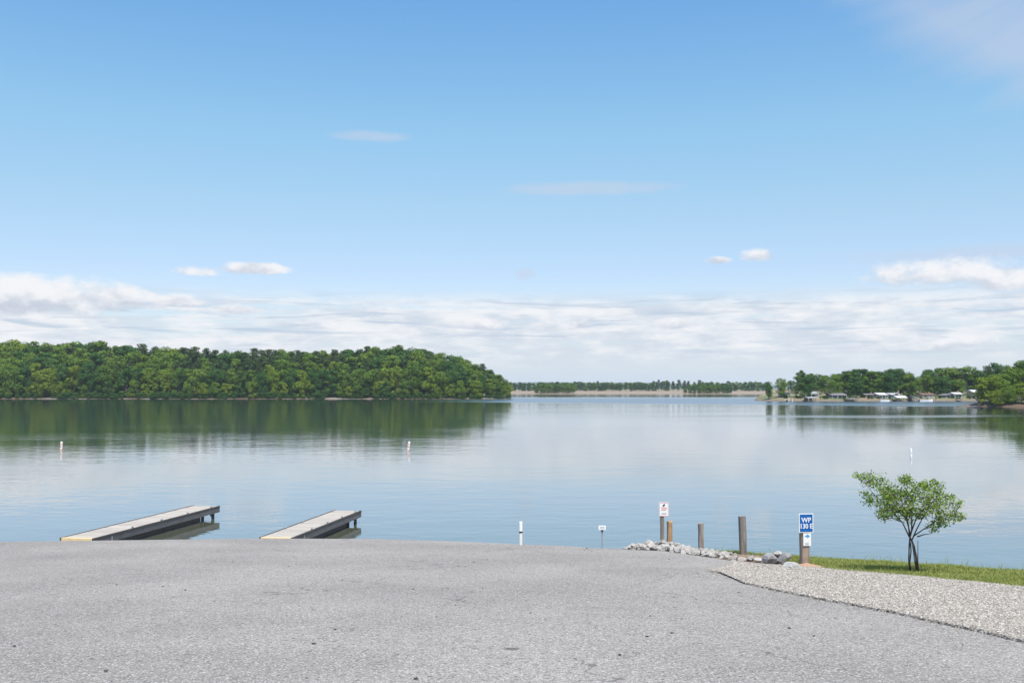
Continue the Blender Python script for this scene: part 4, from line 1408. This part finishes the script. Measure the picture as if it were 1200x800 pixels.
# clay heaped round the foot of the sign post
x, y, z = pix(948, 664)
V, Fc = [], []
mb = MB()
for i in range(7):
    for j in range(16):
        a = 2 * math.pi * j / 16; r_ = i / 6
        rr = r_ * (1 + .15 * math.sin(3 * a))
        px_, py_ = x - .05 + math.cos(a) * rr * .42, y - .02 + math.sin(a) * rr * .34
        mb.v.append((px_, py_, gz(px_, py_) + .075 * (1 - r_) ** 1.5 - .03 * (r_ > .95) + .012))
for i in range(6):
    for j in range(16): mb.f.append((i * 16 + j, (i + 1) * 16 + j, (i + 1) * 16 + (j + 1) % 16, i * 16 + (j + 1) % 16))


def m_clay(t, b):
    co = t.new('ShaderNodeNewGeometry').outputs['Position']; f = t.noise(co, 26, 5, .7)
    t.put(b.inputs['Base Color'], t.mix(f, (.30, .17, .10), (.48, .33, .22))); t.put(b.inputs['Normal'], t.bump(f, .8, .03))


M['clay'] = mat('orange_clay', m_clay, .95)
tag(mb.build('clay_patch', M['clay'], smooth=True), 'orange clay heaped round the foot of the blue sign post', None, None, 'structure')


# ------------------------------------------------------------------ riprap stones
def rock_mesh(seed, material):
    r = np.random.default_rng(seed)
    import bmesh
    bm = bmesh.new(); bmesh.ops.create_icosphere(bm, subdivisions=2, radius=1)
    pl_ = [(Vector(d / np.linalg.norm(d)), r.uniform(.5, .85)) for d in r.normal(size=(11, 3))]
    for v in bm.verts:
        for d, k in pl_:                  # chop flat facets
            q = v.co.dot(d)
            if q > k: v.co -= d * (q - k)
        v.co += Vector(r.normal(0, .025, 3))
    me = bpy.data.meshes.new('stone'); bm.to_mesh(me); bm.free(); me.materials.append(material)
    return me


RM = [rock_mesh(100 + i, M['stone']) for i in range(9)]
RG = [rock_mesh(200 + i, M['stonegrey']) for i in range(3)]
RW = rock_mesh(300, M['stonewhite'])


def stone(mesh, x, y, z, sx, sy, sz, label, group='riprap stones beside the boat ramp', rz=None, tilt=.25, name='riprap_stone'):
    o = link(name, mesh, None, (x, y, z), (random.uniform(-tilt, tilt), random.uniform(-tilt, tilt), random.uniform(0, 6.28) if rz is None else rz), (sx, sy, sz))
    tag(o, label, 'stone', group)


# the heap: its top outline in the photo
TOPL = np.array([(730, 641.5), (742, 637), (752, 634.5), (764, 632), (778, 632.5), (790, 634), (800, 637), (812, 640), (835, 642), (862, 648)], float)
BOTL = np.array([(730, 642.5), (750, 643.5), (780, 645), (800, 648), (830, 653), (862, 657)], float)
cnt = 0
for lay in range(3):
    for i in range((150, 85, 45)[lay]):
        xi = random.uniform(731, 862) if lay == 0 else random.uniform(738, 850)
        t_ = random.random()
        yb = float(np.interp(xi, BOTL[:, 0], BOTL[:, 1]))
        ct = float(np.interp(xi, [p[0] for p in CREST_PX], [p[1] for p in CREST_PX]))
        yi = yb + (ct + .8 - yb) * t_
        x, y, z = pix(xi, max(yi, ct + .6))
        if t_ > .8: y += random.uniform(0, .9); z = gz(x, y)
        top = z_of(float(np.interp(xi, TOPL[:, 0], TOPL[:, 1])), y)
        room = max(top - z, .05) * min(1, .35 + t_ * 1.2)
        s = random.uniform(.055, .13) if random.random() < .8 else random.uniform(.12, .17)
        if 842 < xi: s *= 1.15
        s = min(s, max(room * .75, .045))
        zz = z + s * .35 + (room - s * .8) * lay / 2.4
        if lay and room < .1: continue
        stone(random.choice(RM), x, y, min(zz, top - s * .35), s * random.uniform(.8, 1.35), s * random.uniform(.8, 1.2), s * random.uniform(.6, .9),
              'pale angular riprap stone in the heap ' + ('left of the red and white notice' if xi < 772 else 'at the foot of the red and white notice' if xi < 795 else 'left of the short dark post' if xi < 818 else 'right of the short dark post'))
# flat slabs between the heap and the boulders
for sk, (xi, yi, w_, h_) in enumerate(((858, 656, 8, 3), (862, 652, 9, 4), (870, 654, 11, 5), (880, 653.5, 12, 5), (889, 655, 11, 5), (897, 656, 8, 4))):
    x, y, z = pix(xi, yi + 2); p = y / F
    stone(random.choice(RM), x, y, z + h_ * p * .3, w_ * p * .62, w_ * p * .5, h_ * p * .75, f'flat pale slab at the foot of the tall post, {ordinal(sk + 1)} from the left', 'flat slabs beside the boulders', random.uniform(-.3, .3), .12)
# the boulders by the blue sign
big = [(907, 660.5, 21, 12.5, RG[0], 'big grey boulder, widest of the stones left of the blue sign', 0.1),
       (917, 661, 11, 11, RG[1], 'upright dark grey boulder against the right side of the widest one', .3),
       (914.5, 651.5, 8, 5, RM[2], 'small tan stone sitting on top of the boulder group', .2),
       (923.5, 655.5, 14, 8.5, RG[2], 'grey slanting boulder at the back of the boulder group', -.3),
       (930.5, 667, 19, 8, RW, 'flat white boulder touching the foot of the blue sign post', .05),
       (901, 652.5, 12, 5, RM[5], 'pale flat stone behind the widest grey boulder', .1)]
for xi, yb, w_, h_, me, lab, rz in big:
    x, y, z = pix(xi, yb); p = y / F
    lift = 0
    if 'on top' in lab: x, y, z = pix(xi, 661); z += 7.6 * p; y += .1
    stone(me, x, y + w_ * p * .3, z + h_ * p * .42 + lift * 1.1, w_ * p * .62, w_ * p * .45, h_ * p * .72, lab, 'boulders left of the blue sign', rz, .08, 'boulder')
# reddish stones at the edge of the bank
for k, (xi, lab) in enumerate(((1006, 'left'), (1013, 'right'))):
    x = x_of(xi, 20.6); y = float(crest(x)) - .05; x = x_of(xi, y); z = gz(x, y)
    stone(RM[k + 3], x, y, z + .03, .09 + .02 * k, .07, .05, f'{lab} of two low reddish stones at the grass edge left of the tree', 'stones at the grass edge', .2, .1, 'bank_stone')

# ------------------------------------------------------------------ the small tree on the bank
def near_tree():
    bx, by, bz = pix(1072, 670)
    p = by / F
    def W(xi, yi, dy=0.0):            # photo offset -> local metres
        return ((xi - 1072) * p, dy, (670 - yi) * p)
    e = empty('small_tree', (bx, by, bz))
    tag(e, 'small multi-stemmed green tree standing alone on the grass bank', 'tree')
    r = np.random.default_rng(5)
    mb = MB()
    pp = lambda *q: [W(*a) for a in q]
    stems = [(pp((1075, 672), (1074, 655, -.02), (1071, 640, -.03), (1068.5, 632), (1066, 628)), [.026, .022, .02, .018, .016]),
             (pp((1067.5, 672, .03), (1066.5, 655, .04), (1067, 640, .03), (1067.5, 630, .01), (1069, 622, -.02)), [.019, .016, .015, .014, .013]),
             (pp((1069.5, 671, .06), (1068, 660, .06), (1069.5, 646, .05), (1068.5, 636, .03)), [.013, .012, .011, .01]),
             (pp((1071, 672, -.04), (1071.5, 660, -.05), (1070, 645, -.04), (1069, 637, -.02)), [.012, .011, .01, .009]),
             (pp((1077.5, 671, .03), (1077.3, 655, .05), (1078.5, 634, .08)), [.009, .008, .005])]
    for pts_, rad in stems: mb.tube(pts_, rad, 7)
    # forks up into the crown
    forks = [((1066, 628), (1060, 613, .05), (1048, 598, .15), (1032, 583, .2), (1020, 568, .2)),
             ((1067, 629), (1063, 612, -.1), (1056, 595, -.25), (1044, 580, -.3)),
             ((1069, 622, -.02), (1071, 605, .05), (1073, 588, .1), (1064, 570, .1)),
             ((1069, 622, -.02), (1070, 606, -.2), (1080, 590, -.3), (1090, 572, -.3)),
             ((1069, 634), (1076, 622, .05), (1084, 610, .1), (1096, 596, .2), (1107, 582, .2)),
             ((1072, 628, 0), (1080, 620, -.1), (1094, 608, -.2), (1112, 603, -.25)),
             ((1068, 626), (1068, 610, .2), (1062, 594, .35), (1050, 575, .4)),
             ((1076, 629, 0), (1085, 627, .05), (1093, 626, .05))]
    for f in forks:
        q = pp(*f); mb.tube(q, list(np.linspace(.014, .004, len(q))), 6)
    clumps = [(1020, 566, 13), (1030, 563, 12), (1012, 561, 6), (1033, 574, 12), (1042, 572, 11), (1030, 587, 12), (1022, 584, 7), (1040, 590, 12), (1046, 601, 11),
              (1058, 564, 10), (1056, 577, 13), (1067, 574, 12), (1052, 590, 13), (1066, 590, 14), (1060, 603, 12), (1072, 603, 10), (1078, 578, 12), (1080, 592, 12),
              (1091, 570, 9), (1094, 580, 10), (1106, 572, 8), (1101, 583, 9), (1090, 598, 13), (1100, 606, 12), (1110, 602, 12), (1119, 605, 7), (1112, 592, 10), (1119, 590, 7),
              (1092, 614, 9), (1100, 614, 8), (1085, 605, 10), (1048, 610, 8), (1040, 606, 8), (1030, 598, 8), (1085, 566, 6), (1070, 565, 7), (1058, 586, 12), (1071, 584, 12), (1074, 596, 11), (1064, 598, 11), (1048, 582, 11), (1086, 584, 10)]
    C, N = [], []
    for cx, cy, cr in clumps:
        rr = cr * p
        for rep in range(2):
            dy = r.normal(0, .24)
            c = np.array(W(cx, cy, dy)) + r.normal(0, rr * .25, 3)
            # twigs from the nearest fork point
            best = min((np.array(W(*a)) for f in forks for a in f[1:]), key=lambda a: np.linalg.norm(a - c) + 2 * max(0, a[2] - c[2]))
            mid = (best + c) / 2 + r.normal(0, .02, 3)
            mb.tube([tuple(best), tuple(mid), tuple(c)], [.005, .004, .002], 4, False)
            k = int(8 + cr * 5.0)
            d = r.normal(size=(k, 3)); d /= np.linalg.norm(d, axis=1, keepdims=True)
            rad = r.uniform(.25, 1.05, (k, 1)) ** .7
            pos = c + d * rad * rr * np.array([1.0, 1.0, .8])
            for q in pos[::6]: mb.tube([tuple(c), tuple((c + q) / 2 + r.normal(0, .01, 3)), tuple(q)], [.003, .0025, .0015], 3, False)
            C.append(pos); N.append(d * .5 + r.normal(0, .6, (k, 3)) + np.array([0, -.2, .35]))
    C = np.concatenate(C); N = np.concatenate(N)
    V, Fc = leaf_quads(C, N, .030, r, .62)
    mb.build('trunk', M['barknear'], e, smooth=True)
    link('crown', np_mesh('crown', V, Fc, M['leafnear']), e)


near_tree()

# ------------------------------------------------------------------ air
hz = bpy.data.materials.new('haze_air'); hz.use_nodes = True
t = NT(hz.node_tree); t.n.clear()
o_ = t.new('ShaderNodeOutputMaterial'); pv = t.new('ShaderNodeVolumePrincipled')
pv.inputs['Color'].default_value = (.80, .89, 1.0, 1); pv.inputs['Density'].default_value = .00007; pv.inputs['Anisotropy'].default_value = .2
t.l.new(pv.outputs[0], o_.inputs['Volume'])
ho = MB().box((-5600, -220, -3.5), (5600, 6400, 60)).build('haze', hz)
tag(ho, 'thin pale summer haze over the lake', 'haze', None, 'stuff')
